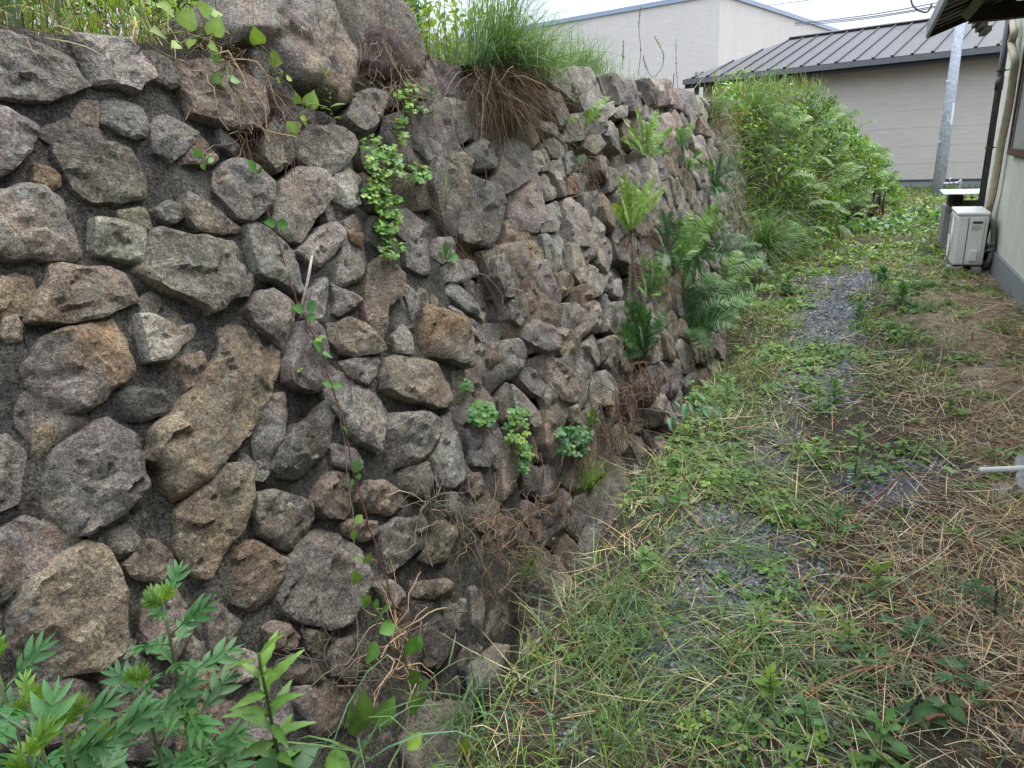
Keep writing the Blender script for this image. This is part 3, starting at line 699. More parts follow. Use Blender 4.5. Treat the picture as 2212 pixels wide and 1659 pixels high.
# mortar bed: nearly flush at the near end, deep dark joints where the stones are dry-laid
us = np.concatenate([np.arange(-2.5, .1, .2), np.arange(.2, 4.6, .02), np.arange(4.6, 18.3, .12)]); vs = np.arange(-.4, 1.86, .02)
V = []; Cc = []
for u in us:
    for v in vs:
        p = wp(u, v)
        D = float(max(ss(2.15, 2.75, u), ss(1.45, 1.62, v+.0*u)*ss(1.9, 2.25, u), .75*ss(1.25, 1.45, v)*ss(1.45, 1.75, u)))
        if u < 4.8: n1 = fract(p, 5, 4); n2 = fract(p+9, 22, 3)
        h = lerp(-.009+.017*n1+.008*n2, -.125+.02*n1, D)
        V.append(wp(u, v, h)); Cc.append(np.array([.108, .106, .102])*(1+.25*n1)*(1-D)+np.array([.045, .038, .030])*D)
nu, nv = len(us), len(vs); idx = np.arange(nu*nv).reshape(nu, nv)
ma = MA().add(V, [np.stack([idx[:-1, :-1], idx[1:, :-1], idx[1:, 1:], idx[:-1, 1:]], -1).reshape(-1, 4)], np.array(Cc))
ma.build('mortar_bed', 'mortar', wall)
# the end of the wall
ma = box((-3.0, 18.0, -.3), (-1.35, 18.3, 1.7), (.12, .11, .10)); ma.build('end_face', 'mortar', wall)
# boulders standing on top of the wall
def boulder(label, outline, tone, h0, seed, gr=None, depth=.5, relief=1.6, name='boulder'):
    P = np.array([uv(W(*p)) for p in outline]); c = wp(*P.mean(0)); t = thing(name, label, 'boulder', c-np.array([0.3, 0, .3]))
    m_ = stone_mesh(P, tone, h0, seed, .016, depth, relief, edge=.03, gr=gr); m_.build('rock', 'stone', t); return t
boulder('huge purple-brown boulder standing above the wall top', [(500, -45), (540, -70), (620, -20), (690, 15), (728, 50), (750, 75), (765, 112), (762, 138), (758, 155), (760, 175), (753, 205), (748, 225), (728, 230), (690, 218), (655, 200), (620, 180), (598, 145), (568, 110), (545, 92), (510, 90), (495, 60), (488, 20)], 'p', .035, 5001, ('b', .2, -.8), .5, 1.5)
boulder('small grey rock behind the upper right edge of the huge boulder', [(700, 20), (738, 22), (746, 45), (750, 70), (728, 60)], 'l', -.09, 5002, depth=.3, relief=.6)
boulder('dark purple rock overgrown with dry stems on the wall top beside the grass tussock', [(778, 60), (815, 45), (865, 55), (905, 65), (933, 78), (943, 108), (928, 155), (865, 178), (815, 170), (775, 142), (768, 105)], (.105, .078, .075), .02, 5003, depth=.4)
boulder('mossy grey rock at the left edge of the huge boulder under the round leaves', [(425, 5), (470, -10), (500, 30), (500, 88), (450, 90), (428, 60)], 'k', -.04, 5004, depth=.3, relief=.8)
def ground_rock(label, pts, tone, hgt, seed, lichen=False):
    P = np.array([G(*p)[:2] for p in pts]); c = P.mean(0)
    def pl(a, b, h=0.0): return np.array([a, b, gz(a, b)*.3+h])
    t = thing('flat_rock', label, 'rock', (c[0], c[1], 0)); m_ = stone_mesh(P, tone, hgt, seed, .014, .12, 1.0, place=pl, edge=.02); m_.build('rock', 'stone', t)
ground_rock('flat purple-brown rock with pale lichen spots at the foot of the wall', [(880, 1490), (960, 1470), (1020, 1500), (1010, 1560), (985, 1640), (900, 1640), (850, 1560)], 'p', .03, 6001)
ground_rock('low dark rock behind the flat rock at the foot of the wall', [(1000, 1390), (1070, 1350), (1100, 1380), (1060, 1450), (1010, 1470)], 'k', .03, 6002)
ground_rock('low brown rock half buried at the foot of the wall below the dead twigs', [(1020, 1260), (1080, 1230), (1100, 1280), (1060, 1320)], 'b', .02, 6003)

# ================================================================== NEAR HOUSE (right)
HX = 1.24
hs = thing('near_house', 'single-storey house with cream rendered wall, grey plinth and dark eaves at the right edge', 'house', (HX+2.0, 6, 0))
box((HX, -3, .22), (HX+5, 10.75, 3.2)).build('wall', 'render', hs, False)
for y_ in (4.2, 6.9, 9.4):      # fine joints between render panels
    box((HX-.003, y_, .24), (HX+.01, y_+.012, 3.1)).build('render_joint', 'base', hs, False)
box((HX-.025, -3.02, -.3), (HX+4.98, 10.78, .218)).build('plinth', 'base', hs, False)
box((HX+.5, 10.79, -.3), (HX+4.9, 13.0, 2.5)).build('rear_wing_wall', 'render', hs, False)
wf = box((HX-.035, 6.4, 1.20), (HX+.05, 8.98, 2.35)).build('window', 'rust', hs, False)
box((HX-.045, 6.5, 1.27), (HX-.036, 8.90, 2.28)).build('pane', 'glass', wf, False)
for z_ in (1.21, 2.29): box((HX-.062, 6.38, z_), (HX-.046, 9.0, z_+.06)).build('frame', 'rust', wf, False)
box((HX-.062, 8.92, 1.272), (HX-.046, 8.99, 2.288)).build('frame', 'rust', wf, False)
# roof: overhanging eave, seen from below
e0 = AY(2008, 70, 9.3); ez = e0[2]; ex = e0[0]; sl = .36
def rz(x): return ez+(x-ex)*sl
def slab(x0, x1, y0, y1, th, zo=0.0):
    V = []
    for x_ in (x0, x1):
        for y_ in (y0, y1):
            for k in (0, 1): V.append([x_, y_, rz(x_)+zo+k*th])
    return MA().add(V, [np.array([[0, 1, 3, 2], [4, 6, 7, 5], [0, 4, 5, 1], [2, 3, 7, 6], [0, 2, 6, 4], [1, 5, 7, 3]])], (1, 1, 1))
rf = slab(ex, ex+3.5, -3, 9.3, .035, .03).build('roof', 'roofm', hs, False)
for k in range(38):
    y_ = 9.20-.33*k
    slab(ex+.03, ex+3.0, y_-.10, y_, .03, .0).build('eave_batten', 'wood2' if k % 3 else 'wood', rf, False)
box((ex-.03, -3, ez-.05), (ex-.002, 9.33, ez+.075)).build('fascia', 'gutter', hs, False)
slab(ex+.0, ex+3.4, 9.302, 9.34, .13, -.05).build('bargeboard', 'wood', hs, False)
pb = AY(2094, 30, 8.9); box((pb[0], 8.75, pb[2]-.09), (pb[0]+3, 8.9, pb[2]+.05)).build('eave_beam', 'wood', hs, False)
pr1 = AY(2090, 32, 8.5); pr2 = AY(2125, -12, 7.6)
tube([pr1, pr2], .05, seg=4).build('rafter_end', 'wood2', hs, False)
# small lower roof over the rear wing
for k in range(3):
    a = AY(2104+k*8, 52+k*9, 11.2); box((a[0], 10.9, a[2]-.02), (a[0]+.075, 11.5, a[2]+.04)).build('rear_eave_board', 'wood', hs, False)
# downspout
a = AX(2170, 50, 1.13); b = AX(2113, 455, 1.13)
ds = thing('downspout', 'dark brown rainwater pipe running down the house corner behind the outdoor unit', 'drainpipe', (1.13, 9.93, 0))
tube([(1.13, 9.93, 0.02), (1.13, 9.93, 1.8), (1.13, 9.93, 2.75)], .034, seg=14).build('pipe', 'pipe', ds)
tube([(1.13, 9.93, 1.86), (1.13, 9.93, 2.0)], .040, seg=14).build('pipe_socket', 'pipe', ds)
for z_ in (1.25, 2.05): tube([(1.13, 9.93, z_), (1.13, 9.93, z_+.02)], .043, seg=14).build('bracket', 'rust', ds); tube([(1.13, 9.93, z_+.01), (1.26, 9.93, z_+.01)], .006, seg=5).build('bracket_pin', 'rust', ds)
# taped refrigerant line
pts = [AX(x_, y_, 1.16) for x_, y_ in ((2186, 40), (2190, 70), (2184, 95), (2192, 130), (2187, 170), (2180, 220), (2170, 270), (2160, 320), (2152, 370), (2143, 420), (2135, 452), (2131, 475))]
rl = thing('taped_pipe', 'tan tape-wrapped refrigerant pipe snaking down the cream wall to the outdoor unit', 'pipe', (1.16, 9.6, 0))
sm = smoothpath(pts, 6); tube(sm, np.array([.034*(1+.05*math.sin(i*1.9)) for i in range(len(sm))]), seg=12).build('wrapped_line', 'tape', rl)
tube([p+np.array([.04, .05, 0]) for p in sm[4:]], .008, seg=6).build('cable', 'wire', rl)
# ------------------------------------------------------------------ outdoor unit
ac = thing('outdoor_unit', 'cream air-conditioner outdoor unit on blocks beside the house wall', 'air conditioner', (.99, 9.1, .06))
ax0, ax1, ay0, ay1, az0, az1 = .835, 1.125, 9.02, 9.74, .075, .635
bevel(box((ax0, ay0, az0), (ax1, ay1, az1-.03)).build('casing', 'acw', ac, False), .028, 3)
bevel(box((ax0-.008, ay0-.008, az1-.034), (ax1+.008, ay1+.008, az1)).build('top_panel', 'acw', ac, False), .014, 3)
box((ax0+.115, ay0-.006, az0+.02), (ax1-.035, ay0+.01, az1-.06)).build('side_panel', 'acw', ac, False)
box((ax0+.105, ay0-.003, az0+.015), (ax0+.112, ay0+.01, az1-.055)).build('panel_joint', 'acd', ac, False)
box((ax1-.035, ay0-.003, az0+.015), (ax1-.031, ay0+.01, az1-.055)).build('panel_joint', 'acd', ac, False)
box((ax0+.145, ay0-.014, az1-.115), (ax1-.055, ay0-.004, az1-.092)).build('grip', 'acd', ac, False)
box((ax0+.14, ay0-.0085, az1-.19), (ax0+.205, ay0-.004, az1-.135)).build('rating_label', 'aclab', ac, False)
box((ax0+.212, ay0-.0085, az1-.175), (ax0+.238, ay0-.004, az1-.15)).build('small_label', 'aclab', ac, False)
bevel(box((ax0+.145, ay0-.035, az0+.05), (ax0+.225, ay0+.005, az0+.17)).build('valve_cover', 'acw', ac, False), .01, 2)
fg = tube([(ax0-.004, 9.40, .345), (ax0+.02, 9.40, .345)], .235, seg=28).build('fan_opening', 'acd', ac)
for k in range(11): tube([(ax0-.012, 9.40+.24*math.cos(t_)*(k+1)/11, .345+.24*math.sin(t_)*(k+1)/11) for t_ in np.linspace(0, 2*math.pi, 25)], .0025, seg=4).build('guard_ring', 'acw', fg)
for k in range(24): box((ax0-.007, ay0+.02+k*.028, az0+.02), (ax0-.001, ay0+.024+k*.028, az1-.06)).build('front_fin', 'acw', ac, False)
for y_ in (9.1, 9.62): box((ax0+.02, y_-.03, .062), (ax1-.02, y_+.03, .0745)).build('foot', 'acd', ac, False)
for lb, x0, x1 in (('pale block under the inner near corner of the outdoor unit', .80, .955), ('pale block under the wall-side near corner of the outdoor unit', 1.03, 1.12)):
    o = bevel(box((x0, 9.0, -.03), (x1, 9.2, .06)).build('support_block', 'conc', None, False), .01, 2); tag(o, lb, 'block', 'blocks under the outdoor unit')
o = bevel(box((.82, 9.55, -.03), (1.1, 9.7, .06)).build('support_block', 'conc', None, False), .01, 2); tag(o, 'pale block under the far end of the outdoor unit', 'block', 'blocks under the outdoor unit')
hz_ = thing('pipe_bundle', 'grey insulated pipe loops between the outdoor unit and the house wall', 'pipes', (1.17, 9.1, 0))
for k, z_ in enumerate((.22, .285)): tube(smoothpath([(ax1-.0, 9.1, z_), (1.17, 9.05, z_+.02), (1.205, 9.08, z_-.0), (1.20, 9.16, z_-.09)], 5), .017, seg=9).build('insulated_pipe', 'grey', hz_)
tube(smoothpath([AX(2131, 470, 1.17), (1.185, 9.25, .50), (1.20, 9.12, .32), (1.19, 9.08, .15), (1.17, 9.14, .05)], 6), .026, seg=9).build('insulated_pipe', 'grey', hz_)
tube(smoothpath([(1.18, 9.4, .5), (1.15, 9.3, .3), (1.17, 9.22, .1)], 5), .02, seg=8).build('black_cable', 'acd', hz_)
# ------------------------------------------------------------------ tap and board behind
bd = thing('planter_bench', 'concrete planter bench with a pale board lid behind the outdoor unit', 'bench', (1.1, 10.9, 0))
box((.86, 10.95, -.1), (1.9, 11.5, .52), (1, 1, 1)).build('concrete_side', 'conc', bd, False)
box((.90, 10.97, .522), (1.05, 11.4, .66)).build('wood_post', 'wood', bd, False); box((1.052, 10.97, .522), (1.9, 11.0, .60)).build('wood_rail', 'wood2', bd, False)
bevel(box((.80, 10.6, .70), (1.6, 11.35, .715)).build('lid_board', 'board', bd, False), .004, 1)
for a_, b_ in ((.92, 10.9), (1.4, 11.3)): box((a_, b_, .522), (a_+.03, b_+.03, .698)).build('lid_leg', 'wood', bd, False)
tp = AY(2062, 396, 12.0)
tap = thing('standpipe_tap', 'grey plastic standpipe with a small metal tap in front of the galvanised pole', 'tap', (tp[0]+.05, 12, 0))
tube(smoothpath([(tp[0]+.07, 12, -.05), (tp[0]+.07, 12, tp[2]-.03), (tp[0]+.05, 12, tp[2]), (tp[0], 12, tp[2])], 5), .022, seg=10).build('riser', 'pvc', tap)
tube([(tp[0]+.01, 12, tp[2]), (tp[0]-.10, 12, tp[2]), (tp[0]-.13, 12, tp[2]-.05)], .016, seg=8).build('spout', 'metal', tap)
tube([(tp[0]-.06, 12, tp[2]), (tp[0]-.06, 12, tp[2]+.06)], .010, seg=8).build('valve_stem', 'metal', tap); tube([(tp[0]-.10, 12, tp[2]+.065), (tp[0]-.02, 12, tp[2]+.065)], .010, seg=6).build('handle', 'metal', tap)
# galvanised pole
pl_ = thing('galvanised_pole', 'tall galvanised steel pole in front of the far low building', 'pole', (1.33, 19.4, 0))
tube([(1.33, 19.4, -.1), (1.33, 19.4, 3.0), (1.33, 19.4, 6.2)], [.132, .098, .06], seg=24).build('shaft', 'galv', pl_)
for z_, s_ in ((2.45, -1), (1.2, -1), (.3, 1), (1.62, .2)): tube([(1.33+s_*.08, 19.33, z_), (1.33+s_*.12, 19.27, z_)], .02, seg=6).build('step_bolt', 'galv', pl_)
box((1.385, 19.29, 1.55), (1.43, 19.31, 2.0)).build('number_plate', 'board', pl_, False)
# ------------------------------------------------------------------ far buildings
R12 = math.radians(12); fe = np.array([math.cos(R12), -math.sin(R12), 0]); fn = np.array([math.sin(R12), math.cos(R12), 0]); fz = np.array([0, 0, 1.])
def plane_hit(x, y, o_, n_):
    d = ray(x, y); return O+d*(((o_-O) @ n_)/(d @ n_))
eo = AY(1480, 176, 23.5); eL = plane_hit(1480, 176, eo, fn); eR = plane_hit(2160, 103, eo, fn); print('EAVE', eL, eR)
zE = (eL[2]+eR[2])/2
FO = np.array([eL[0], eL[1], 0.0])
fh = thing('far_low_building', 'long low beige building with a dark standing-seam metal roof', 'building', FO+fe*6+fn*2)
L = 15.0; pitch = math.radians(15.5); DP = 4.7
box((.35, .55, -.4), (L, 9.0, zE+.10), ex=fe, ey=fn, ez=fz, org=FO).build('wall', 'sid1', fh, False)
box((.30, .50, -.5), (L, 9.4, .17), ex=fe, ey=fn, ez=fz, org=FO).build('plinth', 'base', fh, False)
box((.29, .48, .17), (L, .56, .21), ex=fe, ey=fn, ez=fz, org=FO).build('base_flashing', 'roofm', fh, False)
for z_ in (.62, 1.07, 1.53, 1.98, 2.44, 2.9): box((.36, .545, z_), (L, .552, z_+.008), ex=fe, ey=fn, ez=fz, org=FO).build('cladding_joint', 'sid1', fh, False)
up_ = fn*math.cos(pitch)+fz*math.sin(pitch); un = np.cross(fe, up_)
RO = FO+fz*(zE+.06)
V = [RO+fe*a+up_*b+un*c for a, b in ((0, 0), (L, 0), (L, DP), (1.6, DP)) for c in (0, -.04)]
rm = MA().add(V, [np.array([[0, 2, 4, 6], [1, 7, 5, 3], [0, 1, 3, 2], [2, 3, 5, 4], [4, 5, 7, 6], [6, 7, 1, 0]])], (1, 1, 1)).build('roof', 'roofm', fh, False)
back = FO+fz*(zE+.06)+up_*DP; un2 = -fn*math.cos(pitch)+fz*math.sin(pitch)
V = [back+fe*1.6, back+fe*L, back+fe*L-un2*DP, back-un2*DP]; MA().add(V, [np.array([[0, 1, 2, 3]])], (1, 1, 1)).build('rear_roof', 'roofm', fh, False)
V = [RO, back+fe*1.6, back-un2*DP]; MA().add(V, [np.array([[0, 1, 2]])], (1, 1, 1)).build('hip_roof', 'roofm', fh, False)
k = 0
while .25+k*.455 < L:
    a = .25+k*.455; b1 = DP if a > 1.6 else DP*a/1.6
    box((a, .0, 0), (a+.028, b1-.02, .045), ex=fe, ey=up_, ez=un, org=RO).build('roof_seam', 'roofm', rm, False)
    box((a-.022, -.045, -.01), (a+.05, .0, .05), ex=fe, ey=up_, ez=un, org=RO).build('seam_cap', 'black', rm, False); k += 1
box((1.6, DP-.12, .0), (L, DP+.05, .075), ex=fe, ey=up_, ez=un, org=RO).build('ridge_cap', 'black', fh, False)
box((-.02, -.14, -.10), (L, -.02, .035), ex=fe, ey=fn, ez=fz, org=FO+fz*zE).build('gutter', 'gutter', fh, False)
box((0, -.015, -.215), (L, .04, .03), ex=fe, ey=fn, ez=fz, org=FO+fz*zE).build('fascia', 'black', fh, False)
box((0, .042, -.03), (L, .56, .0), ex=fe, ey=fn, ez=fz, org=FO+fz*zE).build('soffit', 'gutter', fh, False)
box((-.02, -.02, -.10), (.03, 3.8, .02), ex=fe, ey=fn, ez=fz, org=FO+fz*zE).build('side_fascia', 'gutter', fh, False)
tube([FO+fe*.25+fn*.3+fz*(zE-.4), FO+fe*.25+fn*.3+fz*(zE+.25)], .08, seg=10).build('vent_pipe', 'gutter', fh)
# big building
tc_ = AY(1556, -12, 33.0); BO = np.array([tc_[0], tc_[1], 0]); zT = tc_[2]
bb = thing('large_building', 'tall pale horizontally clad building with a flat blue-grey coping behind the low roof', 'building', BO+fn*5)
box((-26, 0, -.5), (0, 18, zT), ex=fe, ey=fn, ez=fz, org=BO).build('wall', 'sid2', bb, False)
box((-26.1, -.08, zT-.02), (.08, .12, zT+.16), ex=fe, ey=fn, ez=fz, org=BO).build('front_coping', 'cap', bb, False)
box((-.12, .121, zT-.02), (.08, 18.1, zT+.16), ex=fe, ey=fn, ez=fz, org=BO).build('side_coping', 'cap', bb, False)
for k in range(14):
    z_ = .5+k*.46
    if z_ < -2: box((-26, -.004, z_), (-.0, .0, z_+.01), ex=fe, ey=fn, ez=fz, org=BO).build('cladding_joint', 'gutter', bb, False); box((.0, 0, z_), (.004, 18, z_+.01), ex=fe, ey=fn, ez=fz, org=BO).build('cladding_joint', 'gutter', bb, False)
for x_, y0 in ((-1.0, 0), ): box((-.03, -.006, 0), (.006, .03, zT), ex=fe, ey=fn, ez=fz, org=BO).build('corner_trim', 'sid2', bb, False)
# overhead wires
def wire(label, a, b, r_, sag):
    P = [lerp(np.array(a), np.array(b), t)-np.array([0, 0, sag*4*t*(1-t)]) for t in np.linspace(0, 1, 12)]
    tag(tube(P, r_, seg=5).build('overhead_wire', 'wire'), label, 'wire', 'overhead wires')
wire('upper of the wires crossing the sky to the dark eaves', AY(1718, 49, 34), AY(2120, -15, 24), .016, .12)
wire('middle of the wires crossing the sky to the dark eaves', AY(1718, 51, 33), AY(2130, -9, 23.5), .016, .12)
wire('lowest of the wires crossing the sky to the dark eaves', AY(1718, 54.5, 32.5), AY(2140, -8, 23.5), .014, .12)
wire('thin wire high in the sky left of the others', AY(1640, 14, 40), AY(1780, -4, 40), .014, .0)
ct = thing('hanging_cable', 'short twisted cable tail hanging from the wires beside the dark eaves', 'cable', AY(1985, 20, 12)); 
tube(smoothpath([AY(x_, y_, 12) for x_, y_ in ((1968, -8), (1970, 8), (1978, 18), (1988, 24), (2002, 26), (2010, 16), (2013, 8))], 6), .012, seg=6).build('cable', 'wire', ct)
# conduit and concrete lump at the right edge
cz = .05
c0 = G(2117, 1016, cz); c1 = G(2215, 1012, cz); d_ = unit(c1-c0); n_ = 60; 
cd_ = thing('corrugated_conduit', 'pale corrugated conduit poking in above the dry stems at the right edge', 'conduit', (c0[0], c0[1], 0))
rr = []; pp = []
for k in range(420):
    s_ = k*.0022; rr.append(.0125+(.0018 if (k//2) % 2 else 0)-(.0 if k > 14 else -.0012*(k < 14))); pp.append(c0+d_*s_)
tube(pp[::1], rr, seg=12).build('ribbed_tube', 'plast', cd_)
q0 = G(2200, 1030)
def lump(label, pts, col, h, seed, name='broken_concrete'):
    P = np.array([G(*p)[:2] for p in pts]); c = P.mean(0)
    def pl(a, b, hh=0.0): return np.array([a, b, hh])
    t = thing(name, label, 'rubble', (c[0], c[1], 0)); stone_mesh(P, col, h, seed, .012, .05, .5, place=pl, edge=.012).build('slab_piece', 'conc', t)
lump('broken grey concrete piece beside the pale conduit at the right edge', [(2192, 985), (2235, 980), (2240, 1080), (2205, 1070), (2190, 1040)], (1, 1, 1), .035, 6101)
lump('crumpled grey concrete scrap lying left of the broken concrete', [(2140, 1050), (2180, 1045), (2196, 1070), (2165, 1078)], (.6, .6, .62), .02, 6102)
# ================================================================== VEGETATION
GREEN = (.10, .19, .045); LIME = (.19, .29, .05); DKG = (.030, .075, .022); BLUEG = (.11, .20, .105); STRAW = (.42, .32, .18); TAN = (.26, .18, .105); DEAD = (.115, .072, .055); REDST = (.14, .060, .042); OLIVE = (.12, .15, .04)
UPN = np.array([0, 0, 1.])
def blades(ma, P, L, wd, cols, lean=(.0, .35), head=None, T=None, r=rng):
    P = np.asarray(P, float); N = len(P)
    if N == 0: return
    T = T or BL; k = r.integers(0, len(T), N); a = r.uniform(0, 2*math.pi, N) if head is None else head
    th = r.uniform(lean[0], lean[1], N); R = np.einsum('nij,njk->nik', Rz(a), Ry(th)); R = np.einsum('nij,njk->nik', R, Rz(r.normal(0, .4, N)))
    L = np.asarray(L)*np.ones(N); wd = np.asarray(wd)*np.ones(N)
    for j in range(len(T)):
        m = k == j
        if m.any(): ma.inst(T[j], P[m], R[m], np.stack([L[m], wd[m], L[m]], 1), cols[m])
def pick(cs, n, amp=.16, r=rng, p=None):
    C_ = np.array(cs)[r.choice(len(cs), n, p=p)]; return np.clip(C_*(1+r.normal(0, amp, (n, 1)))*(1+r.normal(0, amp*.3, (n, 3))), .004, .8)
def leafscatter(ma, P, size, cols, T=ELL, nrm_tilt=.6, r=rng, base=None):
    N = len(P); a = r.uniform(0, 2*math.pi, N); th = r.normal(.15, nrm_tilt, N); rl = r.normal(0, nrm_tilt*.7, N)
    R = np.einsum('nij,njk->nik', Rz(a), Ry(th)); R = np.einsum('nij,njk->nik', R, Rx(rl)); ma.inst(T, P, R, np.asarray(size)*np.ones(N), cols)
def gpos(x, y, z=0.0):
    return np.stack([x, y, groundz(x, y)+z], 1)
# density masks on the ground
BARE = [(1790, 690, .26, 1.5, .9), (1830, 600, .4, 1.0, .75), (2130, 790, .2, .5, .95), (2060, 690, .3, .9, .8), (1640, 1170, .14, .2, .8), (1600, 1260, .17, .2, .8), (1450, 1390, .12, .13, .6), (1560, 1130, .12, .15, .6), (2000, 1010, .2, .2, .8), (1900, 1040, .2, .2, .7), (1720, 1220, .12, .12, .7)]
DRY = [(2120, 1300, .45, .55, 1), (2100, 1480, .35, .25, 1), (2120, 950, .3, .7, 1), (2000, 850, .25, .4, .8), (2150, 700, .25, 1.2, .8), (1700, 540, .5, 1.2, .6), (1900, 800, .15, .3, .5), (2150, 1150, .35, .4, .9)]
def masks(x, y):
    b = np.clip(gpatch(BARE, x, y)+1.6*ss(-.80, -.93, x)*(y < 5.6), 0, 1); d = np.clip(gpatch(DRY, x, y)+.35*ss(.45, .9, x)*(y < 9), 0, 1); return b, d
def seed_xy(n, x0, x1, y0, y1, r=rng):
    return r.uniform(x0, x1, n), r.uniform(y0, y1, n)
def patchn(x, y, s, o=0):
    return np.array([noise.noise(Vector((a*s+o, b*s, o*1.3))) for a, b in zip(x, y)])
# ------------------------------------------------------------------ ground cover (stuff)
# gravel
pv = np.array([[math.cos(a)*c, math.sin(a)*c, s_] for a, c, s_ in [(0, 0, 1)]+[(k*1.2566, .89, .45) for k in range(5)]+[(k*1.2566+.63, .89, -.45) for k in range(5)]+[(0, 0, -1)]])
pt = np.array([[0, k+1, (k+1) % 5+1] for k in range(5)]+[[k+1, k+6, (k+1) % 5+1] for k in range(5)]+[[(k+1) % 5+1, k+6, (k+1) % 5+6] for k in range(5)]+[[k+6, 11, (k+1) % 5+6] for k in range(5)])
PEB = (pv, np.zeros((0, 4), int), pt, np.ones(12))
ma = MA(); x, y = seed_xy(60000, -.9, 1.2, 1.1, 9.5); x = x*1.0; g = gpatch(GRAV, x, y); keep = rng.random(len(x)) < np.clip(g*1.3, .05, 1)*np.clip(3.0/y, .35, 1); x, y = x[keep], y[keep]; n = len(x)
sc = rng.uniform(.004, .011, (n, 1))*rng.uniform(.7, 1.2, (n, 3))*[1, 1, .6]*(1+.12*np.maximum(0, y-3))[:, None]
R = np.einsum('nij,njk->nik', Rz(rng.uniform(0, 6.28, n)), Rx(rng.normal(0, .5, n)))
ma.inst(PEB, gpos(x, y, .003), R, sc, pick([(.14, .155, .18), (.20, .21, .23), (.10, .11, .13), (.30, .29, .26), (.18, .165, .14)], n, .2, p=[.35, .25, .2, .1, .1]))
tag(ma.build('gravel', 'peb', smooth=False, origin=(0, 0, 0)), kind='stuff')
# dry stems and straw litter lying on the ground
ma = MA(); x, y = seed_xy(60000, -1.0, 1.2, 1.0, 10); b, d = masks(x, y); keep = rng.random(len(x)) < np.clip(.20+d*.9-b*.25, 0.05, 1)*np.clip(3.4/y, .3, 1); x, y = x[keep], y[keep]; n = len(x)
L = rng.gamma(3, .035, n)+.03; blades(ma, gpos(x, y, rng.uniform(.004, .035, n)), L, rng.uniform(.0016, .0035, n)*(1+.1*y), pick([(.54, .43, .27), (.34, .25, .16), (.56, .40, .22), (.34, .20, .12), (.48, .42, .28), (.14, .095, .065)], n, .28), (1.15, 1.62), T=BLF+[BL[1]])
tag(ma.build('dry_stem_litter', 'dry', origin=(0, 0, 0)), kind='stuff')
# cut grass lying flat, combed in swathes
ma = MA()
def swath(vx, vy, rx, ry, n, ang, spread, L=(.08, .26), cols=None, h=.05, wd=(.002, .0045)):
    c = G(vx, vy); x = rng.normal(c[0], rx, n); y = rng.normal(c[1], ry, n)
    blades(ma, gpos(x, y, rng.uniform(.005, h, n)), rng.uniform(*L, n), rng.uniform(*wd, n)*(1+.08*c[1]), pick(cols or [GREEN, (.17, .24, .08), BLUEG, (.27, .30, .13), (.13, .22, .06)], n, .28), (1.25, 1.6), head=rng.normal(ang, spread, n), T=BLF)
for a_ in ((1420, 950, .16, .22, 130, 0.3, .5), (1520, 1000, .16, .14, 120, -.3, .45), (1600, 1040, .10, .10, 130, -.7, .25), (1680, 1080, .09, .08, 110, -.8, .25), (1400, 1050, .2, .2, 120, .9, 1.2), (1500, 1240, .2, .2, 130, 1.2, 1.4), (1560, 1190, .05, .05, 50, .2, .5), (1600, 1420, .22, .18, 170, -.2, 1.6),
           (1750, 1480, .2, .15, 130, .4, 1.6), (1450, 1480, .15, .15, 110, .8, 1.6), (1560, 1560, .2, .12, 130, .2, 1.6), (1300, 1350, .12, .15, 160, 1.3, .8), (1560, 880, .2, .4, 140, 0, .6), (1750, 690, .25, .5, 90, .3, .5), (1250, 1500, .12, .12, 130, 1., 1.2), (1850, 1380, .2, .2, 120, 0, 1.3)):
    swath(*a_)
tag(ma.build('cut_grass', 'grass', origin=(0, 0, 0)), kind='stuff')
# living grass
ma = MA(); x, y = seed_xy(64000, -1.08, 1.2, .85, 10); b, d = masks(x, y); pn = patchn(x, y, 2.2, 3.0)
dens = np.clip(.52+1.2*pn-.75*b-.50*d-.25*ss(.3, .9, x), .02, 1)*(1-.97*(ss(-.80, -.93, x))*(y < 5.6))*np.clip(3.0/y, .3, 1)*np.where(y < 2.3, 1.25, .8); keep = rng.random(len(x)) < dens; x, y = x[keep], y[keep]; n = len(x)
hN = np.clip(1.0+.9*patchn(x, y, 1.3, 8.0), .35, 1.8)*np.where(x < -.2, 1.15, .8)
L = rng.uniform(.035, .13, n)*hN; L[rng.random(n) < .05] *= 1.9
blades(ma, gpos(x, y), L, rng.uniform(.0020, .0048, n)*(1+.12*y), pick([GREEN, LIME, (.13, .21, .05), BLUEG, (.22, .26, .09), STRAW], n, .32, p=[.26, .2, .2, .16, .1, .08]), (0, .85))
tag(ma.build('grass', 'grass', origin=(0, 0, 0)), kind='stuff')
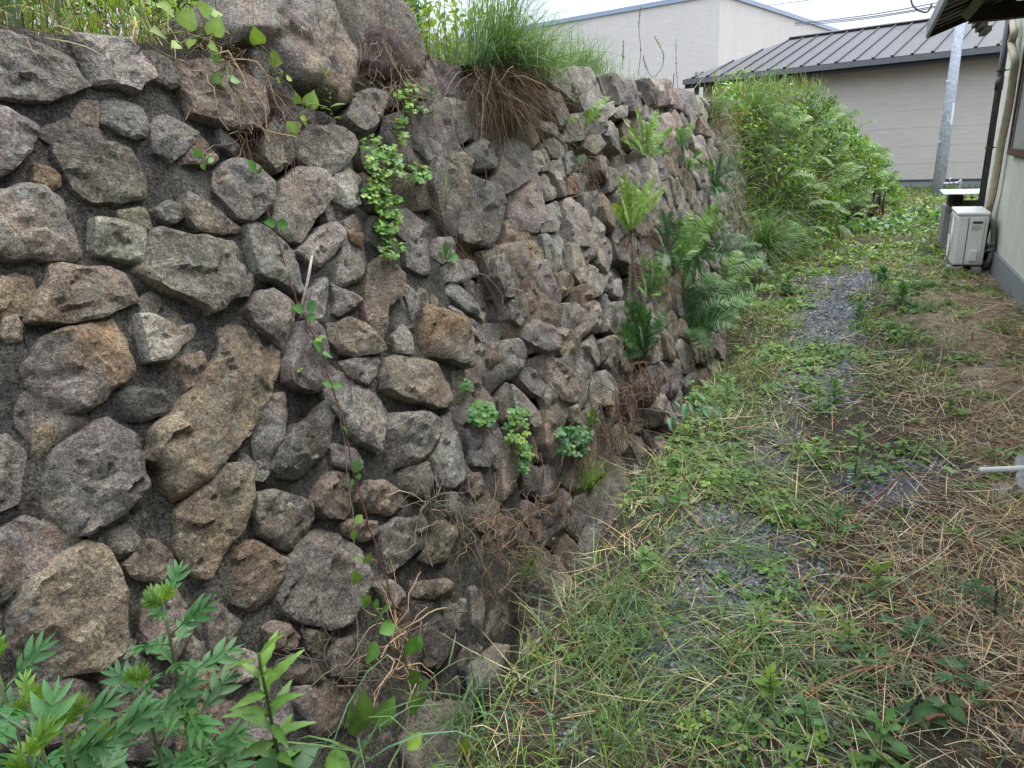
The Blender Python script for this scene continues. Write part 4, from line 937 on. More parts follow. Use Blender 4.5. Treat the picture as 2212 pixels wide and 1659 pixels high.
# low broad-leaved weeds
ma = MA(); nc = 4600; x, y = seed_xy(nc, -1.0, 1.15, .95, 11); b, d = masks(x, y); pn = patchn(x, y, 1.8, 13.0)
keep = (rng.random(nc) < np.clip(.30+1.5*pn-.7*b-.35*d, .05, 1)) & ((x > -.88) | (y > 5.6)); x, y = x[keep], y[keep]
for a_, b_ in zip(x, y):
    n = int(rng.integers(6, 18)); kind = rng.random(); h = rng.uniform(.01, .07); sp_ = rng.uniform(.015, .05)*(1+.06*b_)
    P = np.stack([rng.normal(a_, sp_, n), rng.normal(b_, sp_, n), gz(a_, b_)+rng.uniform(.004, h, n)], 1)
    if kind < .35: leafscatter(ma, P, rng.uniform(.010, .020)*(1+.12*b_), pick([GREEN, (.10, .19, .045), LIME], n, .12), TREF, .3)
    elif kind < .75: leafscatter(ma, P, rng.uniform(.018, .045)*(1+.05*b_), pick([GREEN, (.08, .16, .045), (.17, .27, .09), (.22, .25, .10)], n, .2), ELL, .45)
    else: leafscatter(ma, P, rng.uniform(.03, .06), pick([BLUEG, GREEN, (.10, .17, .07)], n, .14), LANCE, .5)
tag(ma.build('ground_weeds', 'leaf', origin=(0, 0, 0)), kind='stuff')
# far ground cover by the plinth of the low building and right of the vine bank
ma = MA(); n = 9000; x, y = seed_xy(n, -1.5, 3.5, 8.5, 22.5); keep = (x < 1.15) | (y > 13); x, y = x[keep], y[keep]; n = len(x)
blades(ma, gpos(x, y), rng.uniform(.05, .16, n), rng.uniform(.012, .03, n), pick([LIME, GREEN, (.16, .20, .05), STRAW, OLIVE, TAN], n, .2, p=[.26, .24, .2, .1, .14, .06]), (0, .9))
n = 5000; x, y = seed_xy(n, -1.5, 3.3, 9.5, 21.5); keep = (x < 1.1) | (y > 13); x, y = x[keep], y[keep]; n = len(x)
leafscatter(ma, gpos(x, y, rng.uniform(.01, .12, n)), rng.uniform(.04, .09, n), pick([LIME, GREEN, (.09, .17, .05)], n, .15), ELL, .4)
tag(ma.build('far_weeds', 'leaf', origin=(0, 0, 0)), kind='stuff')
# ------------------------------------------------------------------ growth on the raised garden and wall top
ma = MA(); n = 15000; x = -1.66-rng.gamma(1.6, .42, n); y = rng.uniform(.2, 10.5, n); z = tz(x, y)
front = np.exp((x+1.66)*.5); lowen = np.where(y > 3.3, .62, 1.0)*np.where((y > 1.2) & (y < 2.9), .8, 1)
L = rng.uniform(.10, .42, n)*lowen*(.6+.5*rng.random(n)); blades(ma, np.stack([x, y, z-.02], 1), L, rng.uniform(.003, .008, n), pick([LIME, (.13, .24, .035), GREEN, (.20, .27, .06), STRAW, OLIVE], n, .2, p=[.3, .25, .2, .1, .08, .07]), (0, .55))
tag(ma.build('terrace_grass', 'grass', origin=(-2, 2, TZ)), kind='stuff')
ma = MA(); n = 7000; x = -1.66-rng.gamma(1.6, .45, n); y = rng.uniform(.2, 3.9, n); leafscatter(ma, np.stack([x, y, tz(x, y)+rng.uniform(0, .34, n)], 1), rng.uniform(.02, .05, n), pick([LIME, (.12, .22, .04), (.19, .24, .05)], n, .15), ELL, .6)
tag(ma.build('terrace_weeds', 'leaf', origin=(-2, 2, TZ)), kind='stuff')
# brown thatch and stems hanging over the coping
ma = MA(); n = 1500; u = rng.uniform(.8, 2.4, n); P = np.array([wp(a, rng.uniform(1.80, 1.90), rng.uniform(-.12, .03)) for a in u])
blades(ma, P, rng.uniform(.04, .16, n), rng.uniform(.0015, .003, n), pick([TAN, STRAW, DEAD, (.16, .11, .07)], n, .2), (.3, 2.2))
tag(ma.build('dry_thatch', 'dry', origin=(-1.6, 1.6, 1.8)), kind='stuff')
ma = MA(); n = 900; y = rng.uniform(.3, 3.2, n); x = rng.uniform(-1.95, -1.6, n)
blades(ma, np.stack([x, y, tz(x, y)], 1), rng.uniform(.12, .45, n), rng.uniform(.0015, .003, n), pick([(.10, .07, .05), TAN, DEAD], n, .2), (0, .7), T=BLF)
tag(ma.build('terrace_dead_stems', 'dry', origin=(-1.8, 2, TZ)), kind='stuff')
# tangle of roots and stems on the face (each tangle one thing)
def tangle(label, starts, n, L, spread, col, seed, name='dead_stems', dirv=(0, 0, -1), rad=.0013, off=.03):
    r = np.random.default_rng(seed); ma = MA(); c = W(*starts[0])
    for k in range(n):
        s_ = starts[r.integers(len(starts))]; p = W(s_[0]+r.normal(0, spread), s_[1]+r.normal(0, spread*.5), off*r.random()+.005); d = unit(np.array(dirv)+r.normal(0, .55, 3)); pts = [p]
        for j in range(6):
            d = unit(d+r.normal(0, .38, 3)+np.array([0, 0, -.10])); p = p+d*L*r.uniform(.5, 1.2)/6
            h = (p-WP) @ WN
            if h < .01: p = p+WN*(.012-h)
            if h > .10: p = p-WN*(h-.09)
            pts.append(p)
        tube(pts, rad*r.uniform(.7, 1.5), jit(col, 1, .2, r)[0], 3, ma, False)
    t = thing(name, label, 'dead plant', c); ma.build('stems', 'dry', t); return t
tangle('brown dead vine stems draped over the wall below the round-leaved seedlings', [(450, 150), (480, 130), (520, 170), (545, 210)], 48, .26, 28, TAN, 1)
tangle('thin brown stems hanging down the wall right of the draped vine stems', [(575, 200), (590, 235), (600, 180)], 34, .26, 14, DEAD, 2)
tangle('tangle of dry stems on the dark rock left of the grass tussock', [(820, 90), (860, 140), (900, 110), (850, 180)], 60, .22, 24, (.21, .15, .10), 3, off=.07)
tangle('spray of bare pale twigs growing from a joint low in the wall', [(928, 1080), (935, 1100)], 26, .28, 8, (.24, .19, .14), 4, dirv=(.2, .1, .5))
tangle('brown twig tangle at the wall foot right of the bare pale twigs', [(1000, 1160), (1040, 1130), (1060, 1190), (1090, 1150)], 46, .24, 26, TAN, 5, dirv=(.1, 0, .3))
tangle('mesh of thin dead stems at the wall foot behind the flat rock', [(720, 1440), (760, 1480), (800, 1420), (690, 1400)], 44, .22, 30, (.17, .13, .10), 6, dirv=(.1, .1, .1))
tangle('pile of rusty brown dead fern stalks at the wall foot below the ferns', [(1330, 880), (1370, 840), (1400, 800), (1300, 920)], 120, .30, 26, (.17, .095, .06), 7, dirv=(.2, 0, -.2), rad=.0022, off=.09)
tangle('brown dead grass stems overhanging the ditch at the wall foot near the bottom', [(1150, 1130), (1120, 1200), (1180, 1080), (1090, 1280)], 70, .22, 22, (.20, .13, .08), 17, dirv=(.5, .1, .1), rad=.0018, off=.06)
tangle('tuft of pale dead grass stalks leaning on the wall foot behind the seed-headed stalk', [(870, 1400), (885, 1440), (860, 1380)], 26, .34, 10, (.36, .25, .16), 18, dirv=(.1, -.1, .9), rad=.0018, off=.05)
tangle('few dry stems trailing across the slabs under the oxalis', [(960, 450), (1000, 560), (1040, 420), (1080, 520)], 26, .36, 22, (.15, .09, .07), 8)
tangle('wispy brown stems under the ferns on the upper dry-laid stones', [(1260, 380), (1240, 300), (1300, 450)], 26, .2, 20, DEAD, 9)
# ------------------------------------------------------------------ single plants
def leafobj(t, T, p, d, sc, col, nrm=(0, 0, 1), roll=0.0, name='leaf', mat='leaf', parent=None):
    ma = one(T, p, frame(d, nrm, roll), sc, col); return ma.build(name, mat, parent or t)
def rdir(r, up_=.3, az=None):
    a = r.uniform(0, 2*math.pi) if az is None else az; return np.array([math.cos(a), math.sin(a), up_])
TOCAM = np.array([.75, -.35, .35])
# grass tussock
def tussock(label, root, n, L, lean_dir, ndead, seed, wd=.004, Ld=.34, cat='grass', lean=(.0, .95), cols=None, deadcol=None, sp=.06):
    r = np.random.default_rng(seed); t = thing('grass_tussock', label, cat, root)
    P = root+r.normal(0, 1, (n, 3))*[.035, sp, .01]; a0 = math.atan2(lean_dir[1], lean_dir[0]); head = r.normal(a0, 1.25, n)
    ma = MA(); blades(ma, P, r.uniform(.45, 1.0, n)*L, r.uniform(.6, 1.2, n)*wd, pick(cols or [GREEN, (.10, .19, .04), BLUEG, (.15, .22, .06)], n, .16, r), lean, head, T=BL, r=r); tag(ma.build('green_blades', 'grass', t), kind='stuff')
    if ndead:
        ma = MA(); P = root+r.normal(0, 1, (ndead, 3))*[.03, sp*1.3, .02]+[.02, 0, -.01]
        P[:, 2] -= np.abs(r.normal(0, Ld*.22, ndead)); P[:, 0] += np.abs(r.normal(0, .02, ndead)); blades(ma, P, r.uniform(.2, 1.0, ndead)**1.3*Ld, r.uniform(.5, 1.1, ndead)*wd*.62, pick(deadcol or [(.17, .115, .075), (.22, .155, .10), DEAD, STRAW, (.10, .07, .05)], ndead, .28, r, p=[.3, .25, .2, .07, .18]), (1.2, 3.0), r.normal(a0, 1.3, ndead), T=BL, r=r); tag(ma.build('dead_blades', 'dry', t), kind='stuff')
    return t
tr_ = W(1035, 140); tr_ = tr_+np.array([.03, 0, 0])
tussock('big green grass tussock on the wall top trailing a skirt of dead brown blades', tr_+np.array([0, .10, 0]), 900, .56, (.6, .9), 1500, 11, .0044, .46, sp=.12, lean=(0, 1.25))
tussock('second grass tuft beside the big tussock, leaning out over the pale coping stones', W(1120, 160)+np.array([0, .1, -.02]), 620, .42, (.6, .9), 260, 12, .0042, .26, sp=.14, lean=(0, 1.2))
tussock('short bright grass growing along the coping behind the dry-laid stones', W(1260, 145)+np.array([-.1, .2, 0]), 500, .32, (.2, .9), 0, 13, .0045, sp=.30)
tussock('long fine grass falling over the wall left of the vine thicket', W(1590, 300)+np.array([.05, .4, .15]), 700, .85, (1, .1), 160, 14, .009, .5, cols=[GREEN, (.12, .20, .05), (.16, .22, .07)], lean=(.3, 1.5))
tussock('tan-streaked grass clump hanging from the wall beside the last coping stones', W(1530, 240)+np.array([.03, .2, 0]), 90, .4, (1, -.2), 200, 15, .006, .45)
tussock('long arching grass at the foot of the vine thicket', AY(1640, 520, 8.0)*[1, 1, 1]+np.array([0, 0, -.1]), 420, .8, (1, -.1), 40, 16, .009, .3, cols=[GREEN, BLUEG, (.14, .21, .06)], lean=(.2, 1.4))
tussock('bright lime grass tuft growing from the verge in front of the lowest oxalis', G(1275, 1045), 130, .17, (.2, .2), 0, 17, .0022, cols=[LIME, (.15, .27, .03)], lean=(.0, .8))
tussock('broad-bladed grass clump at the verge near the foot of the wall', G(1010, 1560), 60, .26, (.3, -.2), 10, 18, .0055, .12, cols=[(.09, .18, .05), BLUEG], lean=(.0, 1.0))
tussock('dry-tipped grass tuft against the wall foot above the low brown rock', G(1135, 1240), 60, .16, (.2, 0), 30, 19, .003, .12, cols=[GREEN, OLIVE])
tussock('tall grass clump with pale bent stems in the middle of the verge', G(1330, 1330), 70, .36, (.6, -.5), 6, 20, .0045, .12, cols=[BLUEG, (.10, .19, .07)], lean=(.2, 1.2))
tussock('loose grass clump at the bottom edge below the cut grass', G(1330, 1620), 110, .22, (.2, .1), 14, 22, .0035, .12)
tussock('tuft of blue-green grass at the bottom left among the mugwort', AX(760, 1640, -.78), 26, .30, (.6, -.3), 0, 23, .006, cols=[BLUEG, (.10, .19, .05)], lean=(.1, 1.1))
tussock('grey-green grass tuft at the far foot of the vine thicket', np.array([-.25, 16.6, 0]), 160, .7, (1, 0), 0, 24, .018, cols=[(.09, .16, .10), BLUEG], lean=(.1, 1.0))
tussock('upright pale grass blades at the top left corner', AX(22, 82, -1.72), 22, .36, (.2, .1), 0, 25, .011, cols=[(.12, .22, .09), BLUEG], lean=(0, .35))
# single arching grass stalks on the verge
for lb, vx, vy, L, hd, col in (('long arching blue-green grass stalk over the verge middle', 1240, 1420, .46, .5, BLUEG), ('long straight blue-green stalk slanting across the verge', 1390, 1500, .55, 2.2, (.10, .17, .12)), ('seed-headed grass stalk standing beside the flat rock', 852, 1600, .42, 1.2, (.14, .22, .10)),
                              ('bent pale stalk crossing the cut grass', 1700, 1600, .40, 2.6, (.24, .28, .10)), ('long green stalk arching toward the bottom right', 1950, 1600, .45, 2.9, (.12, .2, .06))):
    r = np.random.default_rng(int(vx)); p = G(vx, vy); t = thing('grass_stalk', lb, 'grass', p); d = np.array([math.cos(hd)*.5, math.sin(hd)*.5, 1.0]); pts = [p]; 
    for k in range(12): d = unit(d+np.array([math.cos(hd)*.14, math.sin(hd)*.14, -.17*k/12*2])); pts.append(pts[-1]+d*L/12)
    tube(pts, np.linspace(.0024, .0012, 13), col, 5).build('stem', 'grass', t)
    ma = MA(); blades(ma, np.array(pts)[3:9:2], .14, .005, jit(col, 3, .1), (.5, 1.0), head=np.array([hd+1, hd-1, hd+.5])); tag(ma.build('blades', 'grass', t), kind='stuff')
    ma = MA(); ps = np.array(pts)[-4:]; n = 26; tt = r.uniform(0, 3, n); i = tt.astype(int); pp = ps[i]*(1-(tt-i))[:, None]+ps[np.minimum(i+1, 3)]*(tt-i)[:, None]
    blades(ma, pp, .012, .003, jit((.20, .25, .12), n, .1, r), (0, .8), head=np.full(n, hd), T=[BL[0]]); ma.build('seed_head', 'grass', t)
# young broad round-leaved seedlings on the wall top
def seedling(label, vroot, leaves, col=LIME, off=.04, sz=.05, T=HEART, name='leafy_vine'):
    root = W(*vroot, off*.3); t = thing(name, label, 'plant', root); r = np.random.default_rng(int(vroot[0]*7+vroot[1]))
    for lx, ly, s_, ang in leaves:
        p = W(lx, ly, off+.02*r.random()); mid = (root+p)/2+np.array([.02, 0, .012])
        tube(smoothpath([root, mid, p], 4), .0013, (.13, .16, .05), 4).build('leaf_stalk', 'bark', t)
        a = math.radians(ang); d = np.array([.25, math.cos(a), math.sin(a)]); leafobj(t, T, p, d, sz*s_, jit(col, 1, .10, r)[0], TOCAM+r.normal(0, .25, 3))
    return t
seedling('young vine with round bright leaves on the wall top left of the huge boulder', (432, 92), [(352, 75, 1.0, 170), (372, 26, 1.1, 160), (398, 60, 1.3, 60), (415, 85, .8, -140), (432, 25, 1.1, 20), (462, 78, 1.35, 75), (455, 30, .9, 10), (450, 95, .8, -30), (385, 95, .7, 200)], sz=.043)
seedling('young vine with two pale folded leaves over the shady left side of the huge boulder', (585, 165), [(560, 95, 1.2, 120), (582, 122, 1.2, -20), (618, 168, .6, -10), (605, 175, .5, 160)], sz=.042)
seedling('leaf pair of a vine lying on the grey stone below the draped stems', (484, 150), [(470, 135, .8, 120), (478, 168, .9, 190), (496, 172, .8, 0)], (.10, .20, .045), sz=.045)
seedling('bright heart-leaved vine hanging in the hollow under the huge boulder', (655, 240), [(632, 262, 1.15, -110), (642, 225, .8, 100), (668, 232, 1.25, 70), (650, 250, .8, -60)], sz=.045)
seedling('tiny three-leaved sprout in the joint below the long pointed stone', (438, 350), [(430, 338, .7, 120), (446, 346, .7, 10), (436, 354, .5, -80)], (.08, .19, .04), sz=.035)
# climbing stem with leaf pairs
def climber(label, path, leaves, stemcol, rad, col, sz=.05, name='climbing_vine', off=.025):
    pts = smoothpath([W(x_, y_, off) for x_, y_ in path], 5, .0015, 5); t = thing(name, label, 'vine', pts[-1]); tube(pts, np.linspace(rad*.6, rad, len(pts)), stemcol, 6).build('stem', 'bark', t); r = np.random.default_rng(int(path[0][0]))
    for lx, ly, s_, ang in leaves:
        p = W(lx, ly, off+.01); a = math.radians(ang); leafobj(t, OVATE, p, np.array([.2, math.cos(a), math.sin(a)]), sz*s_, jit(col, 1, .12, r)[0], TOCAM+r.normal(0, .25, 3))
climber('red-brown stem with paired leaves running diagonally down the wall face', [(505, 190), (522, 260), (535, 310), (560, 400), (590, 490), (625, 600), (650, 670), (690, 750), (712, 820), (738, 900), (762, 1010), (775, 1060), (805, 1160), (830, 1240), (855, 1320), (868, 1345)],
        [(552, 370, .9, 130), (553, 372, .7, 20), (595, 482, .9, 170), (597, 484, 1.0, -10), (655, 670, 1.0, 155), (662, 670, 1.0, 25), (662, 688, .8, 0), (695, 758, 1.0, 130), (697, 765, .9, -20), (716, 832, .9, 150), (718, 836, .9, -5), (740, 922, 1.0, -60), (768, 1022, 1.0, 80), (768, 1030, .6, -10), (764, 1035, .6, 200)], REDST, .0028, (.085, .20, .055), .046)
climber('thin greenish stem beside the red-brown one with small hanging leaves', [(722, 860), (735, 900), (748, 980), (752, 1040), (760, 1100), (766, 1180), (772, 1290), (773, 1400), (770, 1480)],
        [(766, 1130, .8, 20), (762, 1145, .7, -100), (775, 1205, .5, 150), (782, 1210, 1.0, -20), (770, 1262, 1.1, 100), (780, 1292, 1.2, -55)], (.17, .17, .10), .0018, (.15, .27, .05), .046)
climber('single dead reddish stem crossing the slabs right of the oxalis', [(960, 480), (985, 530), (1010, 600), (1050, 660), (1110, 730), (1160, 800), (1230, 880)], [], (.12, .07, .05), .0016, GREEN)
climber('thin dead stem falling from the grass tussock over the dark slab', [(1040, 380), (1060, 470), (1075, 560), (1100, 650)], [], (.12, .07, .055), .0015, GREEN)
st = thing('pale_stick', 'straight pale dead stick leaning in the joint beside the climbing stem', 'stick', W(652, 662, .02)); tube([W(674, 552, .06), W(666, 600, .045), W(652, 664, .03)], [.0035, .004, .0045], (.42, .36, .30), 6).build('stem', 'bark', st)
# oxalis clumps
def oxalis(label, blobs, n, seed, sz=.016, cols=(LIME, (.12, .24, .04), (.10, .21, .05)), off=.05, stems=True, name='clover_clump', amp=.14):
    r = np.random.default_rng(seed); ma = MA(); sm_ = MA(); w_ = np.array([b_[2]*b_[3] for b_ in blobs], float); ch = r.choice(len(blobs), n, p=w_/w_.sum()); root = W(*blobs[0][:2])
    t = thing(name, label, 'plant', root)
    for k in range(n):
        b_ = blobs[ch[k]]; a = r.uniform(0, 6.28); q_ = math.sqrt(r.random()); vx, vy = b_[0]+b_[2]*q_*math.cos(a), b_[1]+b_[3]*q_*math.sin(a); h = r.uniform(.02, off+.02); p = W(vx, vy, h)
        R = frame(np.array([math.cos(r.uniform(0, 6.28)), math.sin(r.uniform(0, 6.28)), 0]), np.array([.55, -.25, .75])+r.normal(0, .22, 3)); s_ = sz*r.uniform(.6, 1.2)
        ma.inst(TREF, [p], R[None], np.array([[s_]*3]), jit(cols[r.integers(len(cols))], 1, amp, r))
        if stems and k % 2 == 0: q0_ = W(b_[0]+r.normal(0, 4), b_[1]+b_[3]*.4, .01); tube([q0_, (q0_+p)/2+WN*.01, p], .0007, (.16, .2, .07), 3, sm_, False)
    tag(ma.build('foliage', 'leaf', t), kind='stuff')
    if stems: tag(sm_.build('stems', 'leaf', t), kind='stuff')
    return t
oxalis('long cascade of bright clover-leaved oxalis hanging down the upper wall', [(835, 360, 42, 45), (882, 210, 26, 22), (870, 280, 18, 30), (905, 375, 25, 22), (820, 410, 34, 36), (835, 470, 28, 40), (845, 530, 26, 30), (800, 310, 18, 20), (835, 435, 30, 20), (880, 190, 20, 14), (895, 240, 24, 12)], 330, 31)
oxalis('small oxalis sprig above the lower oxalis clumps', [(1007, 832, 9, 14)], 14, 32, cols=((.07, .18, .06), (.10, .2, .05)))
oxalis('round dense oxalis clump in a joint, leftmost of the lower clumps', [(1043, 893, 28, 26)], 62, 33, .018, cols=((.08, .19, .06), (.10, .22, .05)))
oxalis('tall narrow oxalis clump trailing down between two stones', [(1115, 895, 28, 18), (1118, 930, 24, 30), (1132, 980, 18, 26), (1128, 1010, 10, 12)], 105, 34, .017, cols=((.10, .23, .05), (.07, .18, .05), LIME))
oxalis('dark green oxalis clump at the wall foot, rightmost of the lower clumps', [(1240, 940, 40, 18), (1238, 968, 28, 18)], 90, 35, .022, cols=((.05, .14, .045), (.07, .17, .05)))
oxalis('faint oxalis sprouts in the mortar joint under the round-bellied stone', [(690, 735, 10, 12), (640, 800, 6, 6)], 8, 36, .011)
for k_, (lb, x_, y_) in enumerate((('tiny moss cushion in the joint above the broad brown stone', 840, 748), )):
    t = thing('moss_cushion', lb, 'moss', W(x_, y_)); ma = MA(); r = np.random.default_rng(5); n = 260; a = r.normal(0, 1, (n, 3)); a /= np.linalg.norm(a, axis=1)[:, None]; c_ = W(x_, y_, .0)
    blades(ma, c_+a*[.010, .013, .014], .006, .002, jit((.05, .07, .012), n, .2, r), (0, 1.5), r=r); ma.build('moss', 'leaf', t)
# rosette and shoots
def rosette(label, root, leaves, sz, col, T=SPAT, seed=1, name='leafy_weed', cat='plant', nrm=UPN, spread=.5, stem=None):
    r = np.random.default_rng(seed); t = thing(name, label, cat, root)
    for k in range(leaves):
        a = k*2.4+r.normal(0, .2); e = r.uniform(spread*.5, spread*1.4); d = np.array([math.cos(a), math.sin(a), e]); leafobj(t, T, root+np.array([0, 0, .004]), d, sz*r.uniform(.7, 1.15), jit(col, 1, .12, r)[0], UPN+r.normal(0, .15, 3))
    return t
t = thing('plantain', 'single narrow-leaved plantain with a thin seed stalk growing from a wall joint', 'plant', W(960, 566)); 
for lx, ly, s_, ang in ((962, 560, 1.2, 100), (965, 565, 1.3, 15), (955, 560, .7, 130), (968, 560, .6, 60)):
    a = math.radians(ang); leafobj(t, SPAT, W(lx, ly, .02), np.array([.3, math.cos(a), math.sin(a)]), .055*s_, (.09, .19, .06), TOCAM)
tube(smoothpath([W(960, 566, .01), W(962, 480, .06), W(963, 400, .09), W(962, 330, .10)], 4), .0012, (.10, .14, .05), 4).build('seed_stalk', 'bark', t)
tube([W(963, 460, .075), W(963, 380, .095)], .003, (.10, .12, .04), 6).build('seed_spike', 'bark', t)
def shoot(label, root, h, nleaf, sz, col, T=LANCE, seed=1, lean=(0, 0), top=None, name='leafy_weed', stemcol=(.10, .15, .05), stemr=.0022, up0=.2, up1=1.5, l0=.0, droop=0, cat='plant', phase=0.0):
    r = np.random.default_rng(seed); root = np.array(root, float); t = thing(name, label, cat, root)
    pts = [root+np.array([lean[0]*s_**1.5, lean[1]*s_**1.5, h*s_]) for s_ in np.linspace(0, 1, 8)]; tube(pts, np.linspace(stemr, stemr*.5, 8), stemcol, 6).build('stem', 'leaf', t)
    P = np.array(pts)
    for k in range(nleaf):
        s_ = l0+(1-l0)*(k+.5)/nleaf; i = min(6, int(s_*7)); p = P[i]+(P[i+1]-P[i])*(s_*7-i); a = k*2.4+phase+r.normal(0, .25); e = lerp(up0, up1, s_**2)+r.normal(0, .15); d = np.array([math.cos(a), math.sin(a), e])
        z = sz*(1-.45*s_)*r.uniform(.8, 1.15); c_ = np.array(col)*(1-s_)+np.array(top or col)*s_
        leafobj(t, T, p, d, z, jit(c_, 1, .08, r)[0], UPN+np.array([.3, -.25, 0])+r.normal(0, .2, 3))
    return t
shoot('upright bright seedling with lance leaves under the right side of the huge boulder', W(718, 262, .03), .14, 12, .055, (.11, .21, .05), LANCE, 41, top=LIME, stemr=.0016)
shoot('little shoot among the grey coping stones', W(1243, 225, .02), .13, 14, .035, LIME, LANCE, 42, stemr=.0014, up0=.8)
shoot('dim green weed in the shade under the tussock', W(935, 250, .03), .10, 12, .05, (.05, .11, .045), ELL, 43, stemr=.0014)
# mugwort: deeply cut leaves
def mug_T():
    V = []; Q = []; m = []; k = 0
    for (x0, ang, L, w_) in ((.0, 0, 1.0, 1.0), (.16, .70, .34, 1.5), (.16, -.70, .34, 1.5), (.34, .62, .52, 1.25), (.34, -.62, .52, 1.25), (.56, .48, .40, 1.2), (.56, -.48, .40, 1.2), (.50, .95, .22, 1.3), (.50, -.95, .22, 1.3)):
        tv, tq, _, tm = LANCE; v = tv*[L, L*w_ if L < 1 else .62, L]; c, s_ = math.cos(ang), math.sin(ang); v = v @ np.array([[c, s_, 0], [-s_, c, 0], [0, 0, 1]]); v = v+[x0, 0, -.18*x0**2]; V.append(v); Q.append(tq+k); m.append(tm); k += len(v)
    return np.concatenate(V), np.concatenate(Q), np.zeros((0, 3), int), np.concatenate(m)
MUG = mug_T()
def mugwort(label, stems, seed, sz=.10, col=(.055, .145, .045), top=(.12, .22, .035), l0=.45):
    r = np.random.default_rng(seed); t = thing('mugwort', label, 'plant', stems[0][0])
    for root, tip, nl in stems:
        root = np.array(root, float); tip = np.array(tip, float); pts = smoothpath([root, (root+tip)/2+r.normal(0, .008, 3), tip], 5); tube(pts, np.linspace(.0042, .002, len(pts)), (.12, .17, .08), 6).build('stem', 'leaf', t)
        Lh = np.linalg.norm(tip-root)
        for k in range(nl):
            s_ = l0+(1-l0)*((k+.5)/nl)**.85; p = root+(tip-root)*s_; a = k*2.4+r.normal(0, .25)+.9; e = lerp(.12, 1.0, ((s_-l0)/(1-l0))**3)+r.normal(0, .12); d = np.array([math.cos(a), math.sin(a), e]); q_ = unit(d)
            z = sz*(1-.35*((s_-l0)/(1-l0))**2)*r.uniform(.8, 1.15); tube([p, p+q_*z*.28], .0012, (.12, .18, .08), 4).build('leaf_stalk', 'leaf', t)
            c_ = np.array(col)*(1-.0)+0; leafobj(t, MUG, p+q_*z*.25, d+np.array([0, 0, -.05]), z, jit(c_, 1, .10, r)[0], UPN+np.array([.45, -.3, 0])+r.normal(0, .2, 3))
        for k in range(5):
            a = k*2.4; q_ = .35+.9*r.random(); d = np.array([math.cos(a)*q_, math.sin(a)*q_, 1.0]); leafobj(t, MUG, tip-np.array([0, 0, .02*r.random()]), d, sz*.42*r.uniform(.5, 1.1), jit(top, 1, .1, r)[0], (.6, -.5, .3))
    return t
def mst(vx0, vx1, vy1, X_, nl, y1=1700):
    tip = AX(vx1, vy1, X_); return (np.array([X_, tip[1]-.02, 0.0]), tip, nl)
mugwort('tall mugwort with deeply cut leaves against the bottom of the mortared wall', [mst(370, 352, 1300, -.80, 30), mst(330, 305, 1470, -.78, 16), mst(420, 415, 1560, -.78, 12)], 51, .088)
mugwort('mugwort at the left frame edge with leaves spreading over the dark low stone', [mst(20, -20, 1410, -.66, 18), mst(60, 55, 1510, -.62, 16)], 52, .088, (.058, .15, .05))
mugwort('lowest mugwort in the bottom left corner, showing pale leaf undersides', [mst(140, 130, 1560, -.58, 14), mst(110, 200, 1600, -.60, 14), mst(0, 60, 1630, -.55, 12)], 53, .085, (.065, .165, .055))
mugwort('small dark mugwort under the tall serrated weed', [mst(650, 640, 1625, -.80, 8)], 54, .05, (.06, .14, .05))
# serrated tall weed
tipw = AX(556, 1400, -.80)
sh = shoot('tall serrated weed with a bright crown of lance leaves right of the tall mugwort', (-.80, tipw[1], tipw[2]-.45), .44, 30, .115, (.05, .13, .045), LANCES, 61, top=(.13, .24, .04), stemr=.0045, up0=.0, up1=1.2, l0=.18)
for k, (a_, z_, s_) in enumerate(((.3, .16, 1.1), (2.2, .12, 1.0), (4.0, .10, 1.2), (5.3, .18, 1.1), (1.2, .20, 1.2), (3.2, .2, 1.0))):
    leafobj(sh, OVATE, np.array([-.80, tipw[1], tipw[2]-.45+z_]), np.array([math.cos(a_), math.sin(a_), .15]), .062*s_, jit((.04, .10, .038), 1, .1)[0], UPN+np.array([.4, -.3, 0]))
# heart-leaved vine at the bottom
def bottomvine(label, leaves, col, X_=-.82, sz=.06, T=OVATE, seed=5, stem=((840, 1640), (800, 1500))):
    r = np.random.default_rng(seed); pts = smoothpath([AX(x_, y_, X_) for x_, y_ in stem], 5, .002, 3); t = thing('leafy_vine', label, 'vine', pts[0]); tube(pts, .002, (.14, .18, .07), 5).build('stem', 'leaf', t)
    for lx, ly, s_, ang in leaves:
        a = math.radians(ang); leafobj(t, T, AX(lx, ly, X_), np.array([.3, math.cos(a)*.9, math.sin(a)]), sz*s_, jit(col, 1, .12, r)[0], TOCAM+r.normal(0, .2, 3))
bottomvine('bright heart-leaved vine climbing beside the seed-headed stalk at the wall foot', [(812, 1385, 1.0, 200), (820, 1368, .95, 0), (885, 1415, 1.0, 90), (893, 1410, .9, 60), (885, 1450, 1.0, -70), (890, 1500, 1.1, -100), (905, 1485, .7, 0), (900, 1510, .8, -40)], (.10, .21, .045), -.90, .055, stem=((875, 1530), (880, 1440), (850, 1400), (815, 1375)))
bottomvine('broad quilted leaves low at the bottom edge left of the flat rock', [(765, 1590, 1.5, 70), (745, 1625, 1.3, 170), (735, 1655, 1.2, -160), (810, 1570, 1.1, 30), (770, 1560, .8, 120), (800, 1530, .7, 150)], (.085, .18, .04), -.78, .062, seed=6, stem=((760, 1700), (770, 1620)))
bottomvine('small leaf pair with paired leaves in front of the round brown stone', [(812, 1315, .8, 100), (822, 1325, .8, 20), (805, 1340, .7, 170), (825, 1345, .7, -10), (815, 1342, .6, 60)], (.08, .18, .06), -.95, .04, ELL, 7, stem=((815, 1360), (814, 1315)))
